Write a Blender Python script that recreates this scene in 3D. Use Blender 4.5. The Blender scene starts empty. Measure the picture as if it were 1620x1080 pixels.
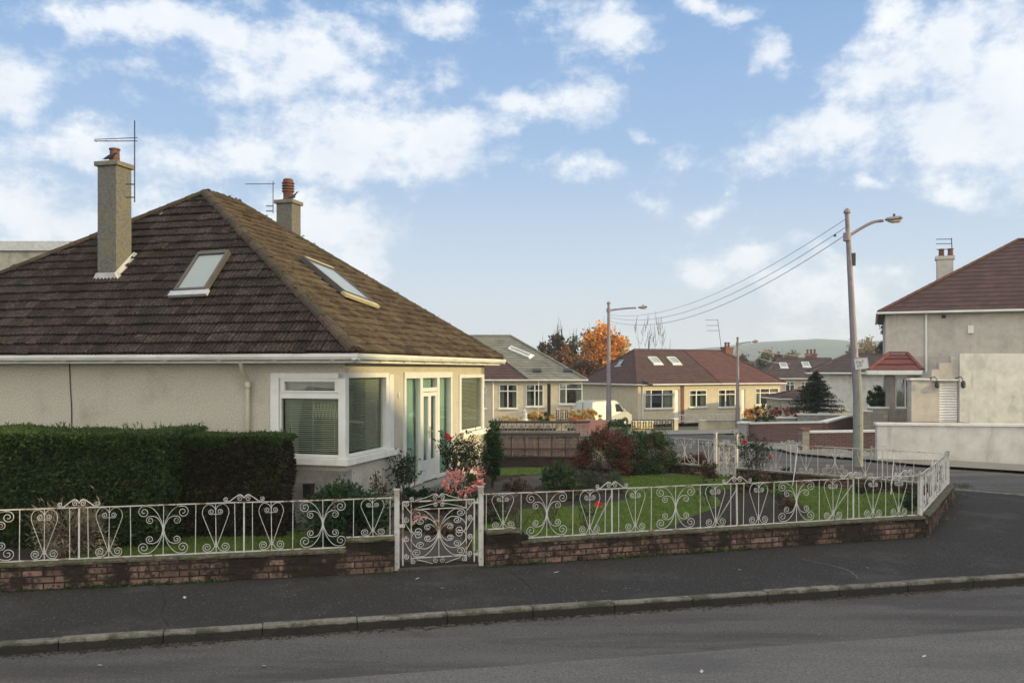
import bpy, bmesh, math, random
from mathutils import Vector, Matrix
PI = math.pi
SC = bpy.context.scene
COL = SC.collection
R = random.Random(7)
CAMZ = 2.5; F = 1400.0; CX = 810.0; CY = 585.0

def smooth(a, b, x):
    t = min(1, max(0, (x-a)/(b-a))); return t*t*(3-2*t)
def T(x, y):
    k = x/max(y, 1.0)
    w = 1-smooth(.30, .44, k)
    d = .04*max(0, y-25)
    d = d if d < 1.9 else 1.9+min(2.5, (d-1.9)*.25)
    return -d*w
def at(px, py, Y):
    return Vector(((px-CX)/F*Y, Y, CAMZ-(py-CY)/F*Y))
def G(px, py, z=0.0):
    Y = F*(CAMZ-z)/(py-CY); return Vector(((px-CX)/F*Y, Y, z))

# ------------------------------------------------------------------ materials
def nd(nt, t, **kw):
    n = nt.nodes.new(t)
    for k, v in kw.items(): setattr(n, k, v)
    return n
def M(name, cols, scale=5, rough=.8, bump=0, bscale=60, island=0, spec=.3, metal=0, patches=(), detail=4, trans=0, stretch=None, bdist=.01, zfade=None, voro=0, coat=0):
    m = bpy.data.materials.new(name); m.use_nodes = True; nt = m.node_tree; L = nt.links
    b = nt.nodes['Principled BSDF']
    b.inputs['Roughness'].default_value = rough; b.inputs['Metallic'].default_value = metal
    b.inputs['Specular IOR Level'].default_value = spec
    if coat: b.inputs['Coat Weight'].default_value = coat; b.inputs['Coat Roughness'].default_value = .08
    tc = nd(nt, 'ShaderNodeTexCoord'); src = tc.outputs['Object']
    if stretch:
        mp = nd(nt, 'ShaderNodeMapping'); mp.inputs['Scale'].default_value = stretch
        L.new(src, mp.inputs['Vector']); st = mp.outputs[0]
    else: st = src
    if not isinstance(cols, list): cols = [cols]
    if len(cols) > 1:
        n = nd(nt, 'ShaderNodeTexNoise'); n.inputs['Scale'].default_value = scale; n.inputs['Detail'].default_value = detail
        n.inputs['Roughness'].default_value = .62
        L.new(st, n.inputs['Vector'])
        r = nd(nt, 'ShaderNodeValToRGB'); els = r.color_ramp.elements
        k = len(cols)
        for i, c in enumerate(cols):
            p = .3+.4*i/(k-1)
            if i < 2: e = els[i]; e.position = p
            else: e = els.new(p)
            e.color = (*c, 1)
        els[0].position = .3
        L.new(n.outputs['Fac'], r.inputs[0]); c = r.outputs[0]
    else:
        rgb = nd(nt, 'ShaderNodeRGB'); rgb.outputs[0].default_value = (*cols[0], 1); c = rgb.outputs[0]
    if island:
        g = nd(nt, 'ShaderNodeNewGeometry')
        mr = nd(nt, 'ShaderNodeMapRange'); mr.inputs['To Min'].default_value = 1-island; mr.inputs['To Max'].default_value = 1+island
        L.new(g.outputs['Random Per Island'], mr.inputs['Value'])
        mx = nd(nt, 'ShaderNodeVectorMath', operation='SCALE')
        L.new(c, mx.inputs[0]); L.new(mr.outputs[0], mx.inputs['Scale']); c = mx.outputs[0]
    for p in patches:
        pc, ps, lo, hi, amt = p[:5]
        n = nd(nt, 'ShaderNodeTexNoise'); n.inputs['Scale'].default_value = ps; n.inputs['Detail'].default_value = 5; n.inputs['Roughness'].default_value = .65
        mp = nd(nt, 'ShaderNodeMapping'); mp.inputs['Location'].default_value = (ps*1.7, lo*9, 3.1)
        if len(p) > 5: mp.inputs['Scale'].default_value = p[5]
        L.new(src, mp.inputs['Vector']); L.new(mp.outputs[0], n.inputs['Vector'])
        mr = nd(nt, 'ShaderNodeMapRange', interpolation_type='SMOOTHSTEP')
        mr.inputs['From Min'].default_value = lo; mr.inputs['From Max'].default_value = hi; mr.inputs['To Max'].default_value = amt
        L.new(n.outputs['Fac'], mr.inputs['Value'])
        mx = nd(nt, 'ShaderNodeMixRGB'); mx.inputs[2].default_value = (*pc, 1)
        L.new(mr.outputs[0], mx.inputs[0]); L.new(c, mx.inputs[1]); c = mx.outputs[0]
    if zfade:   # (colour, z0, z1, amt): colour mixed in over a band of heights, broken by noise
        pc, z0, z1, amt = zfade
        sp = nd(nt, 'ShaderNodeSeparateXYZ'); L.new(src, sp.inputs[0])
        n = nd(nt, 'ShaderNodeTexNoise'); n.inputs['Scale'].default_value = 6; n.inputs['Detail'].default_value = 5
        L.new(src, n.inputs['Vector'])
        ad = nd(nt, 'ShaderNodeMath', operation='MULTIPLY_ADD'); ad.inputs[1].default_value = abs(z1-z0)*1.6; 
        L.new(n.outputs['Fac'], ad.inputs[0]); L.new(sp.outputs['Z'], ad.inputs[2])
        sb = nd(nt, 'ShaderNodeMath', operation='SUBTRACT'); sb.inputs[1].default_value = abs(z1-z0)*.8; L.new(ad.outputs[0], sb.inputs[0])
        mr = nd(nt, 'ShaderNodeMapRange', interpolation_type='SMOOTHSTEP')
        mr.inputs['From Min'].default_value = z0; mr.inputs['From Max'].default_value = z1; mr.inputs['To Max'].default_value = amt
        L.new(sb.outputs[0], mr.inputs['Value'])
        mx = nd(nt, 'ShaderNodeMixRGB'); mx.inputs[2].default_value = (*pc, 1)
        L.new(mr.outputs[0], mx.inputs[0]); L.new(c, mx.inputs[1]); c = mx.outputs[0]
    L.new(c, b.inputs['Base Color'])
    if bump:
        if voro:
            n = nd(nt, 'ShaderNodeTexVoronoi'); n.inputs['Scale'].default_value = bscale; o = n.outputs['Distance']
        else:
            n = nd(nt, 'ShaderNodeTexNoise'); n.inputs['Scale'].default_value = bscale; n.inputs['Detail'].default_value = 3; o = n.outputs['Fac']
        L.new(src, n.inputs['Vector'])
        bp = nd(nt, 'ShaderNodeBump'); bp.inputs['Strength'].default_value = bump; bp.inputs['Distance'].default_value = bdist
        L.new(o, bp.inputs['Height']); L.new(bp.outputs[0], b.inputs['Normal'])
    if trans:
        tr = nd(nt, 'ShaderNodeBsdfTranslucent'); L.new(c, tr.inputs[0])
        ms = nd(nt, 'ShaderNodeMixShader'); ms.inputs[0].default_value = trans
        L.new(b.outputs[0], ms.inputs[1]); L.new(tr.outputs[0], ms.inputs[2])
        L.new(ms.outputs[0], nt.nodes['Material Output'].inputs[0])
    return m
def glass_mat(name, tint=(.8, .86, .84), rough=.02, base=.06, ior=1.5):
    m = bpy.data.materials.new(name); m.use_nodes = True; nt = m.node_tree; L = nt.links
    nt.nodes.remove(nt.nodes['Principled BSDF'])
    t = nd(nt, 'ShaderNodeBsdfTransparent'); t.inputs[0].default_value = (*tint, 1)
    g = nd(nt, 'ShaderNodeBsdfGlossy'); g.inputs['Roughness'].default_value = rough
    ge = nd(nt, 'ShaderNodeNewGeometry'); dp = nd(nt, 'ShaderNodeVectorMath', operation='DOT_PRODUCT'); L.new(ge.outputs['Normal'], dp.inputs[0]); L.new(ge.outputs['Incoming'], dp.inputs[1])
    ab = nd(nt, 'ShaderNodeMath', operation='ABSOLUTE'); L.new(dp.outputs['Value'], ab.inputs[0])
    om_ = nd(nt, 'ShaderNodeMath', operation='SUBTRACT'); om_.inputs[0].default_value = 1; L.new(ab.outputs[0], om_.inputs[1])
    pw = nd(nt, 'ShaderNodeMath', operation='POWER'); pw.inputs[1].default_value = 4.2; L.new(om_.outputs[0], pw.inputs[0])
    a = nd(nt, 'ShaderNodeMath', operation='MULTIPLY_ADD'); a.inputs[1].default_value = .8; a.inputs[2].default_value = base; L.new(pw.outputs[0], a.inputs[0])
    n = nd(nt, 'ShaderNodeTexNoise'); n.inputs['Scale'].default_value = 1.3
    bp = nd(nt, 'ShaderNodeBump'); bp.inputs['Strength'].default_value = .12; bp.inputs['Distance'].default_value = .05
    L.new(n.outputs['Fac'], bp.inputs['Height']); L.new(bp.outputs[0], g.inputs['Normal'])
    ms = nd(nt, 'ShaderNodeMixShader'); L.new(a.outputs[0], ms.inputs[0]); L.new(t.outputs[0], ms.inputs[1]); L.new(g.outputs[0], ms.inputs[2])
    L.new(ms.outputs[0], nt.nodes['Material Output'].inputs[0])
    return m

# ------------------------------------------------------------------ mesh helpers
class MB:
    def __init__(s, tf=None): s.v = []; s.f = []; s.tf = tf
    def add(s, vs, fs):
        o = len(s.v); s.v += [tuple(s.tf(*p)) if s.tf else tuple(p) for p in vs]; s.f += [tuple(i+o for i in f) for f in fs]
    def box(s, x0, x1, y0, y1, z0, z1):
        s.add([(x0,y0,z0),(x1,y0,z0),(x1,y1,z0),(x0,y1,z0),(x0,y0,z1),(x1,y0,z1),(x1,y1,z1),(x0,y1,z1)],
              [(0,3,2,1),(4,5,6,7),(0,1,5,4),(1,2,6,5),(2,3,7,6),(3,0,4,7)])
    def bar(s, a, b, w, h, up=(0,0,1)):
        a = Vector(a); b = Vector(b); d = (b-a).normalized(); u = Vector(up)
        if abs(d.dot(u)) > .99: u = Vector((1,0,0))
        r = d.cross(u).normalized()*w/2; u = r.cross(d).normalized()*h/2
        s.add([a-r-u,a+r-u,a+r+u,a-r+u,b-r-u,b+r-u,b+r+u,b-r+u],[(0,1,2,3),(7,6,5,4),(0,4,5,1),(1,5,6,2),(2,6,7,3),(3,7,4,0)])
    def tube(s, pts, r, n=6, cap=True):
        pts = [Vector(p) for p in pts]; k = len(pts); rs = r if isinstance(r, (list, tuple)) else [r]*k
        prev = None; vs = []
        for i, p in enumerate(pts):
            d = (pts[min(i+1,k-1)]-pts[max(i-1,0)])
            d = d.normalized() if d.length > 1e-9 else Vector((0,0,1))
            if prev is None:
                u = Vector((0,0,1)) if abs(d.z) < .9 else Vector((1,0,0))
                a = d.cross(u).normalized()
            else:
                a = (prev-d*prev.dot(d))
                a = a.normalized() if a.length > 1e-6 else d.cross(Vector((0,0,1))).normalized()
            prev = a; b = d.cross(a)
            for j in range(n):
                t = 2*PI*j/n; vs.append(p+(a*math.cos(t)+b*math.sin(t))*rs[i])
        fs = [(i*n+j, i*n+(j+1)%n, (i+1)*n+(j+1)%n, (i+1)*n+j) for i in range(k-1) for j in range(n)]
        if cap: fs += [tuple(reversed(range(n))), tuple((k-1)*n+j for j in range(n))]
        s.add(vs, fs)
    def lathe(s, prof, n=16, c=(0,0,0)):
        vs = [(c[0]+r*math.cos(2*PI*j/n), c[1]+r*math.sin(2*PI*j/n), c[2]+z) for r, z in prof for j in range(n)]
        k = len(prof)
        fs = [(i*n+j, i*n+(j+1)%n, (i+1)*n+(j+1)%n, (i+1)*n+j) for i in range(k-1) for j in range(n)]
        fs += [tuple(reversed(range(n))), tuple((k-1)*n+j for j in range(n))]
        s.add(vs, fs)
    def prism(s, poly, z0, z1):
        n = len(poly)
        s.add([(p[0],p[1],z0) for p in poly]+[(p[0],p[1],z1) for p in poly],
              [tuple(reversed(range(n))), tuple(range(n,2*n))]+[(i,(i+1)%n,n+(i+1)%n,n+i) for i in range(n)])
    def quad(s, a, b, c, d): s.add([a,b,c,d], [(0,1,2,3)])
    def build(s, name, mat, parent=None, smooth=False, recalc=True, bevel=0):
        me = bpy.data.meshes.new(name); me.from_pydata(s.v, [], s.f); me.update()
        if recalc:
            bm = bmesh.new(); bm.from_mesh(me); bmesh.ops.recalc_face_normals(bm, faces=bm.faces); bm.to_mesh(me); bm.free()
        if smooth:
            for p in me.polygons: p.use_smooth = True
        if mat: me.materials.append(mat)
        o = bpy.data.objects.new(name, me); COL.objects.link(o)
        if parent: o.parent = parent
        if bevel:
            b = o.modifiers.new('bevel', 'BEVEL'); b.width = bevel; b.segments = 2; b.limit_method = 'ANGLE'
        return o
def tag(o, label=None, cat=None, group=None, kind=None):
    if label: o['label'] = label
    if cat: o['category'] = cat
    if group: o['group'] = group
    if kind: o['kind'] = kind
    return o
def thing(name, label, cat, loc=(0,0,0), rz=0, group=None):
    o = bpy.data.objects.new(name, None); COL.objects.link(o); o.empty_display_size = .2
    o.location = loc; o.rotation_euler = (0,0,rz); return tag(o, label, cat, group)
def dup(root, loc, rz=None, label=None, group=None, scale=None):
    r = root.copy(); COL.objects.link(r); r.location = loc
    if rz is not None: r.rotation_euler = (0,0,rz)
    if scale: r.scale = scale
    if label: r['label'] = label
    if group: r['group'] = group
    for ch in [c for c in bpy.data.objects if c.parent == root]:
        c = ch.copy(); COL.objects.link(c); c.parent = r
        for g in [q for q in bpy.data.objects if q.parent == ch]:
            d = g.copy(); COL.objects.link(d); d.parent = c
    return r
def wallgrid(mb, s0, s1, d0, d1, z0, z1, ops):
    """solid wall along s with rectangular openings (s0,s1,z0,z1)"""
    ss = sorted({s0, s1, *[o[0] for o in ops], *[o[1] for o in ops]}); zs = sorted({z0, z1, *[o[2] for o in ops], *[o[3] for o in ops]})
    for i in range(len(ss)-1):
        run = None
        for j in range(len(zs)-1):
            cs = (ss[i]+ss[i+1])/2; cz = (zs[j]+zs[j+1])/2
            hole = any(o[0] < cs < o[1] and o[2] < cz < o[3] for o in ops)
            if not hole and run is None: run = zs[j]
            if hole and run is not None: mb.box(ss[i], ss[i+1], d0, d1, run, zs[j]); run = None
        if run is not None: mb.box(ss[i], ss[i+1], d0, d1, run, zs[-1])
def courses(mb, eL, eR, rR, rL, n, tw=.3, lip=.02, amp=0):
    """stepped tile courses on one roof slope"""
    eL, eR, rR, rL = map(Vector, (eL, eR, rR, rL))
    nrm = (eR-eL).cross(rL-eL).normalized()
    if nrm.z < 0: nrm = -nrm
    for i in range(n):
        t0 = i/n; t1 = (i+1.06)/n if i < n-1 else 1
        a = eL.lerp(rL, t0); b = eR.lerp(rR, t0); c = eR.lerp(rR, min(t1,1)); d = eL.lerp(rL, min(t1,1))
        k = max(1, int((b-a).length/tw))
        for j in range(k):
            u0 = j/k; u1 = (j+1)/k
            p0 = a.lerp(b,u0)+nrm*lip; p1 = a.lerp(b,u1)+nrm*lip; p2 = d.lerp(c,u1); p3 = d.lerp(c,u0)
            mb.add([p0,p1,p2,p3,p0-nrm*lip*1.3,p1-nrm*lip*1.3],[(0,1,2,3),(4,5,1,0)])
def ridge(mb, a, b, r=.1, seg=.4, lift=0):
    a = Vector(a); b = Vector(b); L = (b-a).length; k = max(1, int(L/seg)); d = (b-a)/L
    side = d.cross(Vector((0,0,1))).normalized(); up = side.cross(d)
    for i in range(k):
        vs = []
        for e, (t, rr) in enumerate(((i/k, r*1.06), ((i+1.08)/k, r*.95))):
            p = a+d*L*min(t, 1.005)+up*lift
            for j in range(7):
                q = PI*j/6; vs.append(p+side*math.cos(q)*rr+up*(math.sin(q)*rr*.8-.02))
        fs = [(j, j+1, 8+j, 7+j) for j in range(6)]+[tuple(range(7)), tuple(range(13,6,-1))]
        mb.add(vs, fs)
def cr(pts, n=6):
    """Catmull-Rom through 2-D or 3-D points"""
    P = [Vector(p) for p in pts]; P = [P[0]*2-P[1]]+P+[P[-1]*2-P[-2]]; out = []
    for i in range(1, len(P)-2):
        for j in range(n):
            t = j/n; a,b,c,d = P[i-1],P[i],P[i+1],P[i+2]
            out.append(.5*((2*b)+(c-a)*t+(2*a-5*b+4*c-d)*t*t+(3*b-a-3*c+d)*t**3))
    out.append(P[-2]); return out
# ------------------------------------------------------------------ materials used
m_render = M('pebbledash', [(.40,.37,.30),(.57,.53,.44),(.72,.67,.56)], 38, .95, bump=.9, bscale=150, voro=1, bdist=.012, spec=.1, detail=8,
             patches=[((.30,.28,.23),1.3,.5,.75,.5),((.16,.15,.14),45,.58,.75,.45),((.62,.58,.5),2.5,.55,.75,.4)])
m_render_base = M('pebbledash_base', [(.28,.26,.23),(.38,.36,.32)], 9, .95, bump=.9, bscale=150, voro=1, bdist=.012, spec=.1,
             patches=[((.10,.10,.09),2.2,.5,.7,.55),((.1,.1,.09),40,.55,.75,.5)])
m_cream = M('cream_render', [(.46,.40,.29),(.56,.49,.36)], 3, .95, bump=.4, bscale=60, spec=.1, patches=[((.3,.27,.21),.8,.5,.8,.4)])
m_pink = M('pinkish_render', [(.38,.32,.26),(.47,.40,.32)], 3, .95, bump=.4, bscale=60, spec=.1)
m_greyr = M('grey_render', [(.38,.35,.31),(.49,.46,.40)], 3, .95, bump=.6, bscale=50, spec=.1, patches=[((.24,.22,.195),.6,.48,.75,.5),((.24,.22,.19),3.5,.54,.72,.4,(1,1,.12)),((.45,.42,.37),9,.55,.8,.4)])
m_whiter = M('white_render', [(.44,.43,.40),(.56,.55,.51)], 2.5, .9, bump=.3, bscale=50, spec=.1, patches=[((.33,.33,.30),1.4,.46,.72,.7),((.24,.23,.20),4,.54,.72,.5,(1,1,.12))])
m_chim = M('chimney_render', [(.085,.083,.072),(.175,.170,.150)], 30, .95, bump=.8, bscale=90, spec=.1, patches=[((.19,.165,.06),3,.5,.7,.5),((.09,.09,.07),5,.55,.75,.5)])  # yellow patches mix lichen with warm sunlight put into the colour
m_cap = M('chimney_cap', [(.12,.11,.09),(.2,.18,.14)], 12, .95, bump=.6, bscale=60)
m_pot = M('terracotta', [(.085,.040,.030),(.15,.070,.052)], 10, .85, bump=.3, patches=[((.08,.05,.04),6,.5,.7,.6)])
m_tile = M('roof_tile', [(.015,.012,.011),(.034,.025,.023),(.062,.046,.041)], 16, .9, bump=.6, bscale=70, island=.42, spec=.15,
             patches=[((.14,.11,.095),45,.6,.70,.8),((.016,.020,.009),.9,.54,.66,.7),((.018,.012,.011),2.2,.5,.66,.6),((.13,.10,.08),11,.62,.74,.6)])
m_tile_moss = M('roof_tile_lichen', [(.038,.027,.018),(.066,.048,.031),(.10,.074,.046)], 14, .9, bump=.5, bscale=70, island=.35, spec=.12,
             patches=[((.155,.125,.07),2.0,.48,.68,.5),((.05,.035,.03),1.2,.55,.72,.6),((.25,.21,.14),50,.6,.72,.6)])
m_hip = M('hip_ridge_tile', [(.030,.022,.017),(.055,.042,.030),(.085,.04,.03)], 14, .95, bump=.9, bscale=45, island=.25, bdist=.02, patches=[((.035,.045,.015),5,.5,.64,.85)])
m_tile_red = M('red_brown_tile', [(.050,.028,.025),(.075,.040,.036)], 5, .85, island=.2, bump=.3, bscale=12, patches=[((.05,.03,.027),.7,.45,.7,.5)])
m_tile_red2 = M('redder_tile', [(.072,.031,.028),(.10,.044,.039)], 5, .85, island=.18, bump=.3, bscale=12)
m_tile_grey = M('grey_green_tile', [(.12,.12,.10),(.165,.165,.135)], 4, .85, island=.14, bump=.3, bscale=12, patches=[((.08,.08,.06),.7,.45,.7,.5)])
m_tile_dark = M('dark_tile', [(.045,.032,.030),(.065,.045,.042)], 5, .85, island=.2, bump=.3, bscale=12)
m_tile_bright = M('bright_red_tile', [(.105,.030,.025),(.145,.043,.035)], 5, .7, island=.15)
m_upvc = M('white_upvc', [(.56,.56,.53),(.65,.65,.615)], 3, .4, spec=.4, patches=[((.45,.43,.37),3,.55,.8,.4)])
m_gutter = M('gutter_plastic', [(.50,.50,.46),(.62,.62,.57)], 2, .5, spec=.4, patches=[((.25,.25,.19),4,.5,.75,.5,(.4,.4,3))])
m_sill = M('painted_sill', [(.58,.57,.52),(.68,.67,.61)], 5, .7, bump=.2, patches=[((.36,.34,.26),3,.5,.75,.5)])
m_lead = M('lead_flashing', [(.30,.31,.32),(.42,.43,.44)], 8, .5, metal=.3)
m_mortar = M('cement_fillet', [(.30,.29,.27),(.42,.41,.38)], 8, .95, bump=.5)
m_skyframe = M('skylight_frame', [(.075,.065,.06),(.10,.09,.082)], 5, .5, metal=.3)
m_skyframe_y = M('weathered_skylight_frame', [(.32,.28,.16),(.42,.37,.22)], 5, .5)
m_dark = M('dark_metal', [(.03,.03,.035),(.06,.055,.06)], 9, .6, metal=.3)
m_darkbrown = M('dark_brown_plastic', (.022,.018,.016), rough=.5)
m_int = M('dim_interior', (.09,.085,.075), rough=.9)
m_blind = M('blind_slat', (.72,.70,.62), rough=.6)
m_curtain = M('curtain_fabric', [(.34,.33,.26),(.44,.42,.34)], 8, .9, trans=.25)
m_green_refl = M('green_reflection_net', [(.23,.33,.285),(.33,.43,.375)], 1.4, .9, detail=2)  # green of the glass reflection put into this colour
m_glass = glass_mat('window_glass', (.80,.88,.83), base=.05)
m_glass2 = glass_mat('far_window_glass', (.7,.78,.74), .05, .16)
m_skyglass = glass_mat('skylight_glass', (.75,.8,.8), .40, .03)
m_skyblind = M('skylight_blind', (.46,.46,.44), rough=.9)
m_paint = M('white_painted_iron', [(.43,.42,.385),(.53,.52,.48)], 14, .6, bump=.3, bscale=120, bdist=.003, patches=[((.20,.10,.045),6,.56,.66,.9),((.30,.28,.21),4,.48,.66,.6)])
m_rust = M('rusty_painted_iron', [(.38,.35,.30),(.48,.455,.40)], 14, .7, bump=.4, bscale=120, bdist=.003, patches=[((.17,.075,.035),9,.5,.62,.9)])
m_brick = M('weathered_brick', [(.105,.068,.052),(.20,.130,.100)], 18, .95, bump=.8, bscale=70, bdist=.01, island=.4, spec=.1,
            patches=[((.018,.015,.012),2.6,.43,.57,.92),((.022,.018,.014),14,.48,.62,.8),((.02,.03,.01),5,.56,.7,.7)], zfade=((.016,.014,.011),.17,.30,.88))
m_brickm = M('sooty_mortar', [(.016,.014,.012),(.04,.034,.028)], 12, 1, bump=.8, bscale=60)
m_coping = M('mossy_coping', [(.030,.027,.018),(.075,.068,.044),(.15,.135,.095)], 16, 1, bump=1, bscale=55, bdist=.02, patches=[((.06,.065,.022),5,.46,.62,.85),((.22,.17,.12),9,.62,.72,.7)])
m_brick2 = M('garden_brick', [(.13,.062,.05),(.18,.085,.07)], 6, .95, island=.3, spec=.1)
m_stone = M('random_stone', [(.17,.155,.135),(.27,.245,.215)], 4, .95, island=.35, bump=.6)
m_conc = M('old_concrete', [(.20,.195,.175),(.30,.29,.265)], 6, .95, bump=.5, patches=[((.12,.11,.09),2,.5,.7,.6)])
m_screen = M('screen_block', [(.14,.125,.115),(.23,.205,.19)], 6, .95, bump=.4, patches=[((.09,.08,.07),1.6,.5,.72,.6)])
m_darkwood = M('dark_timber', [(.035,.025,.022),(.06,.045,.04)], 8, .9, stretch=(1,1,8))
m_kerb = M('kerb_concrete', [(.11,.10,.08),(.20,.185,.15)], 18, .95, bump=1, bscale=50, island=.14, bdist=.015, patches=[((.04,.042,.022),3.5,.46,.62,.8),((.03,.027,.022),22,.56,.66,.6)], zfade=((.020,.018,.015), -.012, -.03, .96))  # zfade darkens the face below the top edge
m_asph = M('worn_asphalt', [(.048,.043,.039),(.090,.082,.075),(.145,.133,.122)], 40, .85, bump=1, bscale=120, bdist=.012, spec=.2, detail=8,
           patches=[((.052,.047,.044),.7,.42,.60,.75,(.4,2.4,1)),((.20,.185,.17),42,.60,.68,.6),((.03,.027,.025),30,.60,.68,.6),((.12,.11,.10),1.3,.5,.7,.6,(.3,1.6,1)),((.03,.028,.027),1.9,.58,.75,.5,(.6,1.6,1))])
m_asph2 = M('paler_asphalt', [(.072,.066,.061),(.122,.113,.104),(.175,.162,.15)], 40, .85, bump=.9, bscale=120, bdist=.010, spec=.2, detail=8, patches=[((.055,.05,.046),34,.60,.68,.5),((.075,.071,.067),.8,.45,.7,.7,(.5,2,1)),((.16,.155,.15),110,.63,.75,.4)])
m_pave = M('damp_pavement_asphalt', [(.012,.011,.010),(.030,.027,.024),(.055,.048,.042)], 36, .9, bump=1, bscale=90, bdist=.015, spec=.18, detail=8,
           patches=[((.17,.15,.13),36,.62,.68,.55),((.012,.011,.010),26,.60,.68,.6),((.065,.060,.056),.9,.5,.7,.6),((.13,.12,.11),90,.64,.74,.6),((.02,.024,.014),1.5,.56,.75,.5)])
m_farpave = M('far_paving', [(.15,.14,.12),(.19,.175,.15)], 2, .9, patches=[((.10,.09,.08),.3,.45,.7,.6)])
m_drive = M('driveway_paving', [(.115,.105,.095),(.15,.14,.128)], 3, .9, bump=.3)
m_grassd = M('verge', [(.06,.075,.03),(.12,.115,.06)], 2, 1, bump=.5, patches=[((.16,.14,.08),.4,.5,.7,.5)])
m_lawn = M('lawn_grass', [(.060,.095,.020),(.090,.132,.028),(.118,.158,.038)], 9, 1, bump=.8, bscale=120, bdist=.02, spec=.05, patches=[((.085,.10,.035),1.1,.5,.72,.6),((.03,.055,.015),2.7,.55,.7,.5)])
m_blade = M('grass_blade', [(.072,.112,.024),(.120,.166,.040)], 3, .9, island=.35, spec=.08, trans=.2)
m_soil = M('garden_soil', [(.011,.008,.005),(.034,.024,.016)], 26, 1, bump=1, bscale=45, bdist=.03, patches=[((.09,.065,.045),40,.62,.72,.7),((.03,.04,.015),2,.55,.7,.5)])
m_path = M('garden_path', [(.034,.029,.025),(.062,.053,.046)], 12, .95, bump=.7, bscale=90, patches=[((.10,.09,.05),3,.52,.68,.6),((.03,.035,.015),2,.5,.7,.6)])
m_gravel = M('path_gravel', [(.10,.09,.075),(.21,.19,.16)], 60, .95, bump=1, bscale=70, bdist=.02, patches=[((.05,.055,.025),2,.5,.7,.6)])
m_bark = M('bark', [(.05,.04,.033),(.09,.075,.06)], 12, .95, bump=.7)
m_twig = M('thorny_stem', [(.05,.04,.03),(.085,.06,.045)], 12, .9)
LEAFY = 1
def leafm(n, a, b, isl=.45, tr=.22, patches=()): return M(n, [a, b], 3.5, .65, island=isl, spec=.22, trans=tr, patches=patches)
m_hedgeL = leafm('hedge_leaf_green', (.020,.038,.011), (.050,.078,.024), .7, patches=[((.09,.045,.03),2.2,.63,.7,.75)])
m_hedgeR = leafm('hedge_leaf_dull', (.020,.026,.011), (.048,.044,.020), .7, patches=[((.035,.024,.018),1.1,.42,.6,.7),((.10,.045,.03),2.6,.63,.7,.75)])
m_hedgeT = leafm('hedge_tip', (.032,.060,.016), (.062,.100,.026), .5)
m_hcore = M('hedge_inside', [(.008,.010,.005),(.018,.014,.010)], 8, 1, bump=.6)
m_lfdark = leafm('camellia_leaf', (.018,.040,.016), (.035,.065,.025))
m_lfgrn = leafm('mid_green_leaf', (.028,.055,.018), (.055,.085,.03))
m_lfgrey = leafm('grey_green_leaf', (.055,.075,.045), (.095,.11,.07))
m_lfred = leafm('dark_red_leaf', (.055,.022,.018), (.10,.038,.028), .5)
m_lfbrn = leafm('brown_leaf', (.055,.035,.022), (.11,.07,.04), .5)
m_lfora = leafm('orange_leaf', (.60,.24,.04), (.80,.38,.07), .4)
m_lfrust = leafm('rust_leaf', (.17,.075,.025), (.30,.13,.045), .45)
m_lfyel = leafm('yellow_leaf', (.42,.26,.05), (.58,.38,.08), .3)
m_lfpink = leafm('salmon_petal', (.62,.24,.20), (.78,.36,.30), .25, .3)
m_lfredf = leafm('red_petal', (.55,.03,.03), (.7,.06,.05), .2)
m_heath = leafm('heather_red', (.20,.05,.045), (.30,.09,.07), .4)
m_lfconi = leafm('spruce_needle', (.014,.024,.014), (.028,.040,.022), .4, .1)
m_lftan = leafm('straw_leaf', (.16,.13,.08), (.27,.22,.14), .4)
m_vanpaint = M('silver_van_paint', (.40,.41,.37), rough=.3, spec=.5, coat=.6)
m_rubber = M('tyre_rubber', (.02,.02,.02), rough=.85)
m_alloy = M('wheel_trim', (.45,.45,.46), rough=.35, metal=.6)
m_darkglass = M('dark_car_glass', (.03,.035,.035), rough=.08, spec=.6)
m_redlens = M('red_lens', (.4,.02,.01), rough=.3)
m_pole = M('galvanised_pole', [(.175,.155,.175),(.25,.225,.245)], 4, .6, metal=.35, stretch=(1,1,.3), patches=[((.10,.07,.08),6,.55,.7,.7,(1,1,.4))])
m_poleg = M('painted_pole_base', [(.15,.165,.14),(.21,.225,.195)], 4, .65, patches=[((.12,.10,.07),5,.55,.7,.7)])
m_lens = M('lamp_lens', (.45,.38,.22), rough=.3, spec=.5)
m_wire = M('cable_sheath', (.26,.26,.28), rough=.7)
m_crow = M('black_plumage', [(.012,.012,.016),(.03,.03,.038)], 20, .5)

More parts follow.
